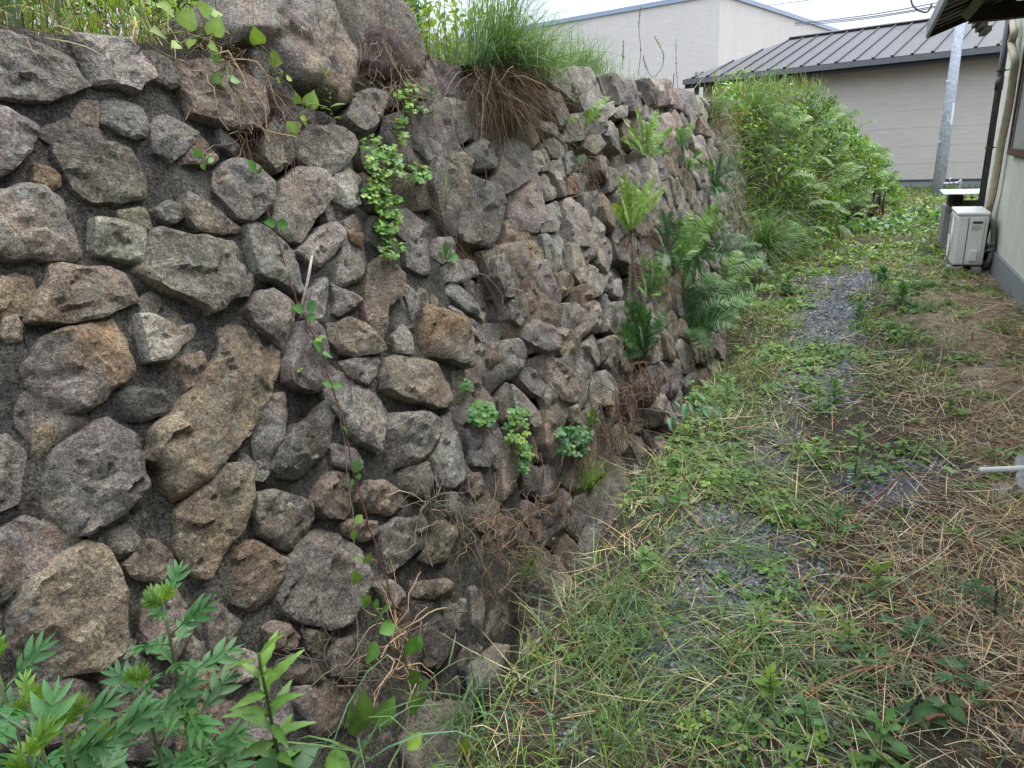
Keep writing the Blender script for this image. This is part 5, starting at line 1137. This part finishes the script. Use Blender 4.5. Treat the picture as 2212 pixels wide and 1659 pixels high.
bottomvine('lime leaves lying at the bottom edge right of the flat rock', [(1000, 1625, 1.0, 90), (880, 1620, 1.0, 20), (945, 1655, .9, 160), (1060, 1640, .9, 40)], LIME, -.80, .05, seed=8, stem=((940, 1690), (960, 1640)))
# ferns ------------------------------------------------------------------
PIN = leaf_T([.10, .13, .12, .135, .11, .10, .06, .004], .15, .3, ser=.12)
def frond(ma, base, tip, sag, width, n, col, nrm, r, tipcol=None, stem=.14, curl=0.0):
    base = np.array(base); tip = np.array(tip); L = np.linalg.norm(tip-base); pts = []
    for s_ in np.linspace(0, 1, 12):
        pts.append(base+(tip-base)*s_+np.array([0, 0, sag*4*s_*(1-s_)]))
    pts = np.array(pts); tube(pts, np.linspace(.0016, .0006, 12)*max(1, L*3), (.13, .13, .05), 4, ma, False)
    Tn = np.gradient(pts, axis=0)
    for k in range(n):
        s_ = stem+(1-stem)*(k+.3)/n; i = min(10, int(s_*11)); f = s_*11-i; p = pts[i]*(1-f)+pts[i+1]*f; tg = unit(Tn[i]); side = unit(np.cross(nrm, tg)); s2 = (s_-stem)/(1-stem)
        wl = width*(math.sin(math.pi*min(1, s2*.93+.10))**.7)*(1-.25*s2)*r.uniform(.88, 1.1); c_ = np.array(col)*(1-s2)+np.array(tipcol or col)*s2
        for sg in (-1, 1):
            d = side*sg+tg*.50+np.array(nrm)*.12+r.normal(0, .09, 3); w_ = L*(1-stem)/n*.66/.26
            ma.inst(PIN, [p], frame(d, np.array(nrm)+r.normal(0, .18, 3))[None], np.array([[wl, min(w_, wl*1.3), wl]]), jit(c_, 1, .10, r))
def fern(label, root, tips, width, col, tipcol=None, seed=1, n=22, nrm=(.7, -.55, .45), sag=.03, dead=0, deadtips=(), mode='W', name='fern'):
    r = np.random.default_rng(seed); t = thing(name, label, 'fern', root)
    for k, (tx_, ty_, off) in enumerate(tips):
        tip = W(tx_, ty_, off) if mode == 'W' else AY(tx_, ty_, root[1]+off); ma = MA(); nr = np.array(nrm)+r.normal(0, .18, 3); frond(ma, root+r.normal(0, .008, 3), tip, sag*r.uniform(.6, 1.4), width*r.uniform(.85, 1.15), n, np.array(col)*r.uniform(.85, 1.15), nr, r, tipcol); ma.build('frond', 'leaf', t)
    for tx_, ty_, off in deadtips:
        tip = W(tx_, ty_, off) if mode == 'W' else AY(tx_, ty_, root[1]+off); ma = MA(); frond(ma, root+r.normal(0, .008, 3), tip, sag, width*.55, n, np.array((.085, .048, .042))*r.uniform(.7, 1.3), np.array(nrm)+r.normal(0, .5, 3), r); ma.build('dead_frond', 'dead', t)
    return t
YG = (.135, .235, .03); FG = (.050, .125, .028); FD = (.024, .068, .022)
fern('fern with upright yellow-green fronds above a skirt of dark dead fronds', W(1365, 505, .02), [(1328, 368, .10), (1345, 360, .15), (1362, 385, .14), (1380, 375, .12), (1398, 395, .14), (1415, 378, .10), (1432, 408, .14), (1340, 420, .14), (1385, 440, .16), (1445, 395, .08), (1375, 400, .06), (1318, 440, .1)], .055, YG, LIME, 71, 24, deadtips=[(1375, 640, .08), (1360, 660, .05), (1400, 655, .10), (1345, 560, .1), (1470, 570, .12), (1450, 520, .15), (1420, 610, .12), (1332, 540, .08), (1385, 690, .07), (1425, 540, .14), (1395, 620, .05), (1355, 700, .05)], sag=.02)
fern('green fern hanging in the shade below the dead skirt', W(1400, 645, .02), [(1385, 540, .10), (1402, 548, .12), (1418, 560, .10), (1432, 575, .12), (1388, 600, .12), (1425, 640, .12), (1440, 610, .1), (1375, 620, .1)], .050, FG, YG, 72, 22)
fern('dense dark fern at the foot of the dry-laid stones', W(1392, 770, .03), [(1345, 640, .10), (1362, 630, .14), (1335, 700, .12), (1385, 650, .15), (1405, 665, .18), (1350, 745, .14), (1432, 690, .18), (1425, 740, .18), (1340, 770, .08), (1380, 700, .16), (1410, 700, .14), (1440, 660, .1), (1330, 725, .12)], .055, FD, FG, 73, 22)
fern('big spreading fern arching over the path at the wall foot', G(1485, 742, .10), [(1640, 632, .30), (1605, 690, .05), (1600, 715, -.15), (1540, 760, -.2), (1500, 620, .25), (1540, 590, .4), (1555, 640, .25), (1465, 630, .2), (1580, 660, .1), (1480, 770, -.15), (1450, 690, 0), (1525, 680, .1), (1560, 700, .0), (1500, 735, -.2), (1575, 730, -.05), (1440, 640, .1), (1420, 720, -.1), (1550, 590, .3), (1590, 600, .35), (1470, 590, .2), (1430, 760, -.2), (1620, 660, .2), (1520, 760, -.25)], .13, (.030, .090, .026), (.075, .165, .035), 74, 26, nrm=(.35, -.4, .85), sag=.10, mode='Y')
fern('light fern with long fronds above the big spreading fern', W(1450, 600, .03), [(1545, 470, .35), (1565, 430, .3), (1535, 515, .35), (1480, 480, .15), (1510, 545, .3), (1470, 530, .2), (1590, 455, .3), (1500, 450, .2), (1420, 600, .1)], .085, FG, YG, 75, 24, sag=.06)
fern('fern with six bright fronds high on the dry-laid wall', W(1395, 345, .02), [(1340, 250, .10), (1352, 275, .14), (1373, 225, .12), (1395, 262, .14), (1422, 232, .12), (1438, 290, .14), (1335, 300, .08), (1450, 325, .18), (1460, 270, .1), (1410, 250, .1), (1372, 300, .12)], .055, YG, YG, 76, 22)
fern('two-fronded fern between the upper grey stones', W(1263, 282, .02), [(1322, 208, .10), (1270, 238, .08), (1300, 240, .1)], .045, YG, YG, 77, 24)
fern('small light fern left of the two-fronded fern', W(1222, 280, .02), [(1250, 256, .06), (1232, 262, .05)], .028, YG, YG, 78, 16)
fern('thin fern high on the wall near its last coping stones', W(1472, 330, .02), [(1505, 258, .10), (1490, 280, .1), (1458, 280, .1), (1475, 270, .08)], .05, FG, YG, 79, 22)
fern('fern low on the far stones with a wide frond pointing at the path', W(1485, 375, .03), [(1520, 330, .25), (1535, 350, .2), (1500, 345, .2), (1545, 365, .25)], .07, FG, YG, 80, 20)
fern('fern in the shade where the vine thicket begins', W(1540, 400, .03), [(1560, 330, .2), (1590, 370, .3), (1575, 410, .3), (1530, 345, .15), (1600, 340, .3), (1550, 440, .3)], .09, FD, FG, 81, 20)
fern('drooping blue-green fern in front of the vine thicket', AY(1560, 560, 6.8), [(1640, 590, -.2), (1660, 560, .1), (1610, 510, .3), (1600, 620, -.3), (1650, 530, .2), (1545, 500, .1), (1570, 480, .3), (1680, 600, 0)], .13, (.030, .085, .032), (.06, .14, .04), 82, 24, nrm=(.4, -.4, .8), sag=.08, mode='Y')
fern('leafy fern at the wall foot behind the big spreading fern', G(1560, 690, .15), [(1650, 560, .3), (1620, 610, .1), (1580, 560, .3), (1540, 600, .3), (1680, 620, .1), (1640, 660, -.2), (1600, 540, .4), (1560, 640, -.3)], .12, FG, YG, 86, 24, nrm=(.35, -.4, .85), sag=.08, mode='Y')
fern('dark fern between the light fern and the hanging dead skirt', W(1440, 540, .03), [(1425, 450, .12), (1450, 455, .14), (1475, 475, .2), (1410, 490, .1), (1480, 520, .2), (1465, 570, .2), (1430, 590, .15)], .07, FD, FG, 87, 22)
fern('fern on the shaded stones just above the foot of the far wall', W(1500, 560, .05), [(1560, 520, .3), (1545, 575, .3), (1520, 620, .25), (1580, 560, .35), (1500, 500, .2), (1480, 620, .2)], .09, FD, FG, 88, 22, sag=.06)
fern('cluster of dark dead fronds on the stones below the small light fern', W(1265, 340, .02), [(1240, 385, .06)], .03, (.05, .09, .04), None, 83, 14, deadtips=[(1290, 420, .08), (1275, 435, .08), (1250, 395, .08), (1300, 395, .1), (1262, 420, .05), (1285, 450, .05), (1305, 440, .05), (1310, 365, .08)])
fern('hanging dead fronds on the far stones below the highest ferns', W(1480, 340, .02), [(1455, 360, .08)], .03, FD, None, 84, 12, deadtips=[(1495, 430, .1), (1480, 445, .08), (1500, 400, .1), (1465, 420, .06), (1510, 450, .1), (1490, 460, .08)])
fern('small fern sprig beside the rightmost oxalis clump', W(1275, 930, .05), [(1283, 885, .10), (1268, 895, .08), (1292, 905, .12)], .03, FG, YG, 85, 14)
# ------------------------------------------------------------------ vine thicket swallowing the far wall
def crest(y): return float(np.interp(y, [8.4, 9.5, 11, 13, 14.5, 16, 17.5, 18.6], [1.98, 2.02, 2.10, 2.08, 1.55, 1.08, .55, .1]))
def topx(y): return float(np.interp(y, [8.4, 11, 13, 14.5, 16, 17.5, 18.6], [-1.55, -1.25, -.86, -.52, -.14, .12, .15]))
def botx(y): return float(np.interp(y, [6.5, 8.4, 11, 14, 16, 17.5, 18.6], [-1.08, -.80, -.62, -.28, -.02, .2, .3]))
def thick(y, s_):       # s 0 bottom .. 1 crest
    b = botx(y); tpx = topx(y); x_ = lerp(b, tpx, s_)+.16*math.sin(math.pi*s_); f = float(ss(7.6, 10.2, y)); x_ = lerp(-1.08-.54*s_-.02, x_, f); return np.array([x_, y, crest(y)*s_])
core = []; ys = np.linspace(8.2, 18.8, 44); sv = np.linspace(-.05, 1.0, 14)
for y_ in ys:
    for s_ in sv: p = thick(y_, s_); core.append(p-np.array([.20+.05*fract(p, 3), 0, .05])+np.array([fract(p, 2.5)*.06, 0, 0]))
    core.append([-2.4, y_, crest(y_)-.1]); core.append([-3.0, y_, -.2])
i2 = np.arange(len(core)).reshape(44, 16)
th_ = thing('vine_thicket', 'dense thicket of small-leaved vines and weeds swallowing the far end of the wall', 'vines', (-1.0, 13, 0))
MA().add(core, [np.stack([i2[:-1, :-1], i2[1:, :-1], i2[1:, 1:], i2[:-1, 1:]], -1).reshape(-1, 4)], (.045, .05, .025)).build('shade_core', 'soil', th_)  # dark sheet behind the leaves; the thicket's inner shade put into its colour
N = 19000; yy = 8.2+10.5*rng.random(N)**.9; sv = rng.random(N)**.85*1.04; P = np.array([thick(a, b_) for a, b_ in zip(yy, sv)]); cl = np.array([noise.noise(Vector((p[0]*1.5, p[1]*1.6, p[2]*2.6))) for p in P]); cl2 = np.array([noise.noise(Vector((p[0]*4, p[1]*4, p[2]*5+7))) for p in P])
P = P+np.stack([.30*cl+.16*cl2+rng.normal(-.02, .055, N), rng.normal(0, .03, N), rng.normal(0, .03, N)], 1); P[:, 2] = np.maximum(P[:, 2], .03)
keep = rng.random(N) < np.clip(.8+1.6*cl2, .12, 1); P, cl, yy = P[keep], cl[keep], yy[keep]; N = len(P); ma = MA()
cA = 1.0*pick([(.10, .20, .04), (.075, .16, .035), (.15, .25, .04), (.055, .12, .035), (.20, .24, .05), (.17, .13, .06)], N, .18, p=[.28, .24, .2, .14, .09, .05])*(1+.7*cl[:, None])  # leaves darker in hollows, lighter on bulges: shade put into the leaf colour
leafscatter(ma, P, rng.uniform(.035, .075, N)*(.8+.03*yy), np.clip(cA, .01, .6), ELL, .75); tag(ma.build('foliage', 'leaf', th_), kind='stuff')
ma = MA(); N = 2600; yy = rng.uniform(7.4, 13.5, N); sv = rng.random(N)*.98; P = np.array([thick(max(a, 8.2), b_) for a, b_ in zip(yy, sv)]); P[:, 1] = yy; P[:, 0] += rng.uniform(-.12, .08, N)
k_ = np.exp(-((yy-8.6)/1.9)**2)+.22; kp = rng.random(N) < k_; P = P[kp]; N = len(P)
blades(ma, P, rng.uniform(.18, .5, N), rng.uniform(.006, .011, N), pick([GREEN, (.13, .21, .055), (.18, .22, .08), STRAW, TAN], N, .2, p=[.34, .26, .2, .1, .1]), (.2, 1.7), rng.normal(0, .8, N)); tag(ma.build('long_grass', 'grass', th_), kind='stuff')
ma = MA(); N = 700; yy = rng.uniform(8.3, 17.5, N); P = np.array([thick(a, 1.0) for a in yy])+rng.normal(0, .05, (N, 3)); blades(ma, P, rng.uniform(.08, .38, N), rng.uniform(.006, .010, N), pick([LIME, GREEN, (.2, .22, .09)], N, .2), (0, .6)); tag(ma.build('crest_shoots', 'grass', th_), kind='stuff')
r = np.random.default_rng(90)
for k in range(80):     # fern fronds poking out of the thicket
    y_ = r.uniform(8.8, 17.0); s_ = r.uniform(.08, .92); b_ = thick(y_, s_)+np.array([.04+.1*r.random(), 0, 0]); ma = MA(); d = unit(np.array([.7, r.normal(0, .7), r.normal(.35, .4)])); frond(ma, b_, b_+d*r.uniform(.28, .5), .06, .10, 13, jit((.09, .19, .04), 1, .2, r)[0], np.array([.5, -.4, .7])+r.normal(0, .25, 3), r, (.15, .25, .05)); ma.build('fern_frond', 'leaf', th_)
def sprig(label, pts, n, sz, col, seed, Y_):
    r = np.random.default_rng(seed); P = smoothpath([AY(x_, y_, Y_) for x_, y_ in pts], 6); t = thing('vine_shoot', label, 'vine', P[0]); tube(P, .006, (.10, .12, .05), 4).build('stem', 'leaf', t); ma = MA(); i = r.integers(0, len(P), n)
    leafscatter(ma, P[i]+r.normal(0, .035, (n, 3)), sz, jit(col, n, .15, r), ELL, .7, r); tag(ma.build('foliage', 'leaf', t), kind='stuff')
sprig('dark leafy vine shoot rising from the thicket crest against the beige wall', [(1770, 245), (1785, 225), (1800, 212)], 60, .075, (.055, .14, .04), 91, 13.0)
sprig('looping vine shoot on the thicket crest left of the dark leafy one', [(1735, 225), (1740, 205), (1752, 200), (1762, 215)], 40, .06, (.12, .2, .05), 92, 12.6)
sprig('tall leafy weed spire rising over the thicket against the roof edge', [(1592, 225), (1594, 190), (1597, 158)], 46, .06, (.17, .24, .06), 93, 9.5)
sprig('curled pale tendril above the far shoulder of the thicket', [(1830, 300), (1828, 280), (1836, 262), (1838, 252), (1830, 254)], 8, .04, (.3, .3, .14), 94, 14.5)
sprig('green vine shoots over the far shoulder of the thicket', [(1815, 300), (1830, 320), (1850, 330)], 60, .07, (.10, .2, .045), 95, 14.6)
# thin seed stalks on the wall top
for k, (lb, pts, Y_) in enumerate((('tallest thin seed stalk on the wall top against the big pale building', [(1378, 165), (1384, 110), (1380, 60), (1383, 20)], 6), ('curved seed stalk right of the tallest one', [(1412, 168), (1430, 145), (1432, 115), (1415, 82)], 6), ('short leaning seed stalk left of the curved one', [(1408, 168), (1395, 145), (1390, 122)], 6),
                                  ('straight thin seed stalk in front of the far roof corner', [(1464, 190), (1461, 150), (1460, 88)], 7.5), ('dark dry stalk standing at the edge of the last coping stones', [(1448, 250), (1452, 210), (1456, 158)], 6.6), ('thin seed stalk above the short grass of the coping', [(1345, 150), (1346, 120), (1347, 92)], 5.6))):
    P = smoothpath([AY(x_, y_, Y_) for x_, y_ in pts], 5); t = thing('seed_stalk', lb, 'plant', P[0]); col = (.06, .05, .04) if 'dark' in lb else (.15, .17, .08); tube(P, .0035 if 'dark' in lb else .0025, col, 4).build('stem', 'leaf', t)
    if 'dark' not in lb:
        r = np.random.default_rng(k); n = 30; i = r.integers(len(P)//3, len(P), n); ma = MA(); blades(ma, P[i], .022, .008, jit(col, n, .1, r), (.2, 1), T=[BL[0]]); ma.build('seeds', 'leaf', t)
# stump of cut canes
cc = G(1868, 478); t = thing('cut_canes', 'clump of dark cut cane stubs at the foot of the far thicket', 'stump', cc); r = np.random.default_rng(3)
for k in range(26):
    a = r.uniform(0, 6.28); q_ = .28*math.sqrt(r.random()); p = cc+np.array([q_*math.cos(a)*1.3, q_*math.sin(a), 0]); tube([p-np.array([0, 0, .05]), p+np.array([r.normal(0, .03), 0, r.uniform(.15, .62)])], [.022, .016], jit((.05, .036, .028), 1, .3, r)[0], 6).build('cane_stub', 'bark', t)
ma = MA(); blades(ma, cc+r.normal(0, .2, (60, 3))*[1.6, 1, 0]+[.2, 0, .1], r.uniform(.2, .5, 60), .02, pick([STRAW, (.42, .34, .12), TAN], 60, .15, r), (.3, 1.7), r=r); ma.build('dry_leaves', 'dry', t)
ma = MA(); leafscatter(ma, G(1880, 500)+r.normal(0, .3, (260, 3))*[1.3, 1, 0]+np.array([0, 0, 1])*r.uniform(.02, .2, (260, 1)), .10, pick([(.09, .18, .07), GREEN, (.14, .24, .09)], 260, .15, r), HEART, .5, r)
t = thing('leafy_weed', 'low patch of round-leaved weeds in front of the cut canes', 'plant', G(1880, 505)); tag(ma.build('foliage', 'leaf', t), kind='stuff')
ma = MA(); leafscatter(ma, G(2000, 480)+r.normal(0, .35, (240, 3))*[1.2, 1.2, 0]+np.array([0, 0, 1])*r.uniform(.02, .25, (240, 1)), .10, pick([(.09, .19, .06), (.16, .26, .07), (.05, .12, .04)], 240, .15, r), HEART, .5, r)
t = thing('leafy_weed', 'mound of broad-leaved weeds on the lawn left of the outdoor unit', 'plant', G(2000, 490)); tag(ma.build('foliage', 'leaf', t), kind='stuff')
ma = MA(); pb_ = AY(2085, 430, 10.85); leafscatter(ma, pb_+r.normal(0, .07, (50, 3))*[1, .3, .8]-np.array([0, 0, .10]), .06, pick([(.06, .15, .04), (.12, .22, .05)], 50, .15, r), HEART, .6, r)
t = thing('leafy_vine', 'small ivy-like vine climbing the concrete bench below the pale board', 'vine', (pb_[0], pb_[1], 0)); tag(ma.build('foliage', 'leaf', t), kind='stuff')
# ------------------------------------------------------------------ single weeds on the path
def gshoot(label, vx, vy, h, nl, sz, col, T=LANCE, seed=1, **k):
    p = G(vx, vy); p[2] = gz(p[0], p[1]); return shoot(label, p, h, nl, sz, col, T, seed, **k)
gshoot('tall leafy weed with long drooping serrated leaves standing in the middle of the path', 1845, 1045, .30, 22, .11, (.065, .15, .055), LANCES, 101, top=(.13, .24, .05), stemr=.004, up0=-.2, up1=1.1, l0=.12)
gshoot('bushy bright weed behind the tall leafy one', 1765, 905, .17, 24, .075, (.08, .19, .045), LANCE, 102, top=LIME, l0=.1)
gshoot('leafy weed left of the bushy bright one on the gravel', 1800, 880, .13, 18, .07, (.07, .17, .04), ELL, 103, l0=.1)
gshoot('weed with three big pointed leaves in front of the tall leafy one', 1805, 1165, .13, 7, .11, (.085, .18, .06), LANCES, 104, stemr=.003, up0=.4, up1=1.3, l0=.3)
gshoot('dark broad weed on the gravel with a lime shoot at its centre', 1890, 1290, .13, 16, .10, (.055, .13, .045), LANCES, 105, top=LIME, l0=.1, up0=.0)
gshoot('pale green star-shaped weed near the bottom of the gravel', 1830, 1400, .10, 14, .08, (.10, .20, .06), LANCE, 106, top=LIME, l0=.2)
gshoot('star-shaped weed left of the dark broad one', 1640, 1390, .10, 14, .075, (.10, .20, .06), LANCE, 107, top=LIME, l0=.2)
gshoot('leafy weed with heart-shaped leaves in the verge grass', 1465, 1120, .14, 9, .075, (.10, .20, .05), OVATE, 108, up0=.0, up1=.9, l0=.3)
gshoot('large-leaved weed lying beside the gravel patch', 1395, 1235, .08, 8, .085, (.10, .19, .045), OVATE, 109, up0=.0, up1=.7, l0=.2)
gshoot('broad-leaved seedling cluster near the bottom edge of the path', 1900, 1625, .10, 14, .075, (.10, .21, .055), SPAT, 110, up0=.1, up1=.8, l0=.1)
gshoot('spoon-leaved weed at the bottom of the path left of the seedling cluster', 1735, 1580, .07, 10, .075, (.085, .18, .06), SPAT, 111, up0=.2, up1=.8, l0=.1)
gshoot('drooping wilted weed lying over the dark soil at the lower right', 1940, 1530, .09, 12, .10, (.075, .15, .055), OVATE, 112, up0=-.6, up1=.0, l0=.4, lean=(.12, -.03))
gshoot('bright leafy shoot at the lower centre of the path', 1660, 1520, .09, 12, .06, (.13, .24, .04), ELL, 113, top=LIME, l0=.2)
gshoot('small rosette weed between the gravel and the verge', 1560, 1260, .04, 10, .06, (.10, .20, .05), ELL, 114, up0=.1, up1=.6, l0=.0)
gshoot('dark round bush-like weed alone on the gravel far up the path', 1905, 612, .14, 46, .10, (.05, .14, .035), ELL, 115, up0=.0, up1=1.2, l0=.05)
gshoot('upright leafy weed right of the dark round one', 1945, 665, .20, 34, .11, (.08, .18, .05), ELL, 116, up0=.2, up1=1.4, l0=.05)
gshoot('leafy weed at the left edge of the far gravel', 1855, 690, .14, 26, .09, (.09, .19, .05), ELL, 117, up0=.2, up1=1.2, l0=.05)
gshoot('weed cluster left of the far gravel beside the thicket foot', 1700, 640, .20, 30, .12, (.09, .18, .05), ELL, 118, up0=.1, up1=1.2, l0=.05)
gshoot('tall thin weed beside the far gravel below the thicket', 1640, 760, .24, 26, .07, (.09, .19, .05), LANCE, 119, up0=.3, up1=1.4, l0=.05)
gshoot('pale leafy weed on the verge in front of the big fern', 1570, 860, .16, 22, .08, (.11, .21, .06), ELL, 120, up0=.1, up1=1.0, l0=.05)
gshoot('round-leaved weed at the foot of the big fern', 1455, 800, .12, 14, .085, (.08, .19, .07), OVATE, 121, up0=-.1, up1=.7, l0=.2)
gshoot('low round-leaved weed in front of the dead fern stalks', 1500, 850, .06, 12, .08, (.08, .18, .08), OVATE, 122, up0=.0, up1=.5, l0=.1)
gshoot('leafy weed pair on the gravel beside the tall leafy weed', 1720, 1000, .10, 20, .06, (.085, .19, .05), LANCE, 123, l0=.1)
gshoot('feathery low weed near the broken concrete', 2050, 900, .08, 24, .05, (.10, .19, .06), ELL, 124, l0=.05)
gshoot('tiny leafed weed in front of the outdoor unit', 2045, 612, .18, 40, .045, (.09, .17, .06), ELL, 125, up0=.2, up1=1.2, l0=.1)
# cut leaves of a wilted plant
c_ = G(1500, 905); t = thing('wilted_leaves', 'heap of wilted blue-green leaves dropped on the cut grass', 'cut plant', c_); r = np.random.default_rng(8)
for k in range(40):
    p = c_+np.array([r.normal(0, .07), r.normal(0, .09), r.uniform(.01, .09)]); leafobj(t, LANCES, p, np.array([.8, -.6, -.25])+r.normal(0, .35, 3), r.uniform(.07, .13), jit((.075, .17, .085), 1, .15, r)[0], UPN+r.normal(0, .3, 3))
# feathery cut-leaved plants and reddish stems on the dry straw
def mugground(label, vx, vy, n, sz, seed, col=(.075, .16, .065)):
    r = np.random.default_rng(seed); p0 = G(vx, vy); t = thing('cut_leaved_weed', label, 'plant', p0)
    for k in range(n):
        a = k*2.4; leafobj(t, MUG, p0+np.array([r.normal(0, .03), r.normal(0, .03), .02+r.uniform(0, .05)]), np.array([math.cos(a), math.sin(a), r.uniform(0, .6)]), sz*r.uniform(.7, 1.2), jit(col, 1, .12, r)[0], UPN+r.normal(0, .2, 3))
mugground('feathery cut-leaved weed on the straw at the right edge', 2110, 1310, 14, .06, 1)
mugground('feathery cut-leaved weed lowest on the straw', 1985, 1400, 16, .06, 2)
mugground('feathery cut-leaved weed on the straw between the two others', 1880, 1460, 12, .055, 3)
mugground('cut-leaved weed among leaves at the lower right', 2070, 1500, 12, .06, 4)
for k, (lb, pts) in enumerate((('thick reddish cut stem lying on the straw at the lower right', [(1920, 1405), (2000, 1420), (2100, 1470)]), ('reddish stem lying below the thicker one', [(1740, 1500), (1900, 1440), (1960, 1480)]), ('long pinkish stem lying across the dry litter', [(1890, 960), (2040, 905), (2200, 880)]),
                              ('red stem slanting over the gravel to the dry litter', [(1840, 1130), (1890, 1075), (1960, 1020)]), ('thick brown stem at the right edge of the straw', [(2000, 1555), (2120, 1520), (2200, 1490)]), ('charred black twig standing in the straw', [(2150, 1330), (2152, 1250)]),
                              ('black burnt twig lying on the dark soil', [(1960, 1545), (1990, 1500)]), ('second black burnt twig on the dark soil right of the first', [(2040, 1530), (2075, 1500)]), ('weathered split stick lying by the plinth', [(2145, 690), (2165, 728)]), ('pale straw stem lying beside the weathered stick', [(2100, 705), (2200, 735)]))):
    P = np.array([G(x_, y_, .03+.01*k/3) for x_, y_ in pts]); P = smoothpath(P, 6, .003, k); c_ = (.015, .014, .014) if 'black' in lb else (.35, .28, .2) if 'pale' in lb or 'weathered' in lb else (.20, .10, .06) if 'brown' in lb else (.24, .11, .085)
    t = thing('fallen_stem', lb, 'twig', P[0]); tube(P, .0055 if 'thick' in lb or 'split' in lb else .0035, c_, 6).build('stem', 'bark', t)
# background tree behind the terrace
def tree(label, base, h, rad, n, seed, col=(.045, .095, .035)):
    r = np.random.default_rng(seed); t = thing('tree', label, 'tree', base); tube([base, base+np.array([.1, 0, h*.5]), base+np.array([0, .1, h*.85])], [.16, .11, .04], (.07, .05, .035), 8).build('trunk', 'bark', t); ma = MA()
    cs = r.normal(0, 1, (26, 3)); cs /= np.linalg.norm(cs, axis=1)[:, None]; cs = base+np.array([0, 0, h*.68])+cs*r.uniform(.3, .95, (26, 1))*[rad, rad, rad*.8]
    for k in range(9): c_ = cs[k]; tube([base+np.array([0, 0, h*r.uniform(.35, .6)]), c_], [.05, .015], (.07, .05, .035), 5).build('limb', 'bark', t)
    i = r.integers(0, 26, n); d = r.normal(0, 1, (n, 3)); d /= np.linalg.norm(d, axis=1)[:, None]; P = cs[i]+d*r.uniform(.2, 1, (n, 1))**.5*rad*.36; leafscatter(ma, P, r.uniform(.10, .2, n), jit(col, n, .22, r)*(1+.25*r.random(26)[i][:, None]), ELL, .8, r); tag(ma.build('crown', 'leaf', t), kind='stuff')
b_ = AY(800, 60, 17); tree('dark green tree beyond the terrace right of the huge boulder', np.array([b_[0], b_[1], TZ]), 4.3, 1.5, 6500, 1)
b_ = AY(845, 40, 26); tree('smaller distant tree at the right of the dark one', np.array([b_[0], b_[1], TZ]), 4.6, 1.3, 3000, 2, (.06, .12, .05))
b_ = AX(150, 40, -9); tree('hazy light green tree behind the grass at the top left', np.array([b_[0], b_[1], TZ]), 4.2, 2.2, 6200, 3, (.08, .16, .06))
b_ = AX(420, 20, -9); tree('light green bush behind the grass above the round-leaved seedlings', np.array([b_[0], b_[1], TZ]), 4.0, 2.2, 5600, 4, (.10, .18, .05))

b_ = AX(640, 20, -9); tree('yellow-green bush behind the huge boulder', np.array([b_[0], b_[1], TZ]), 3.4, 1.8, 5200, 5, (.06, .12, .04))
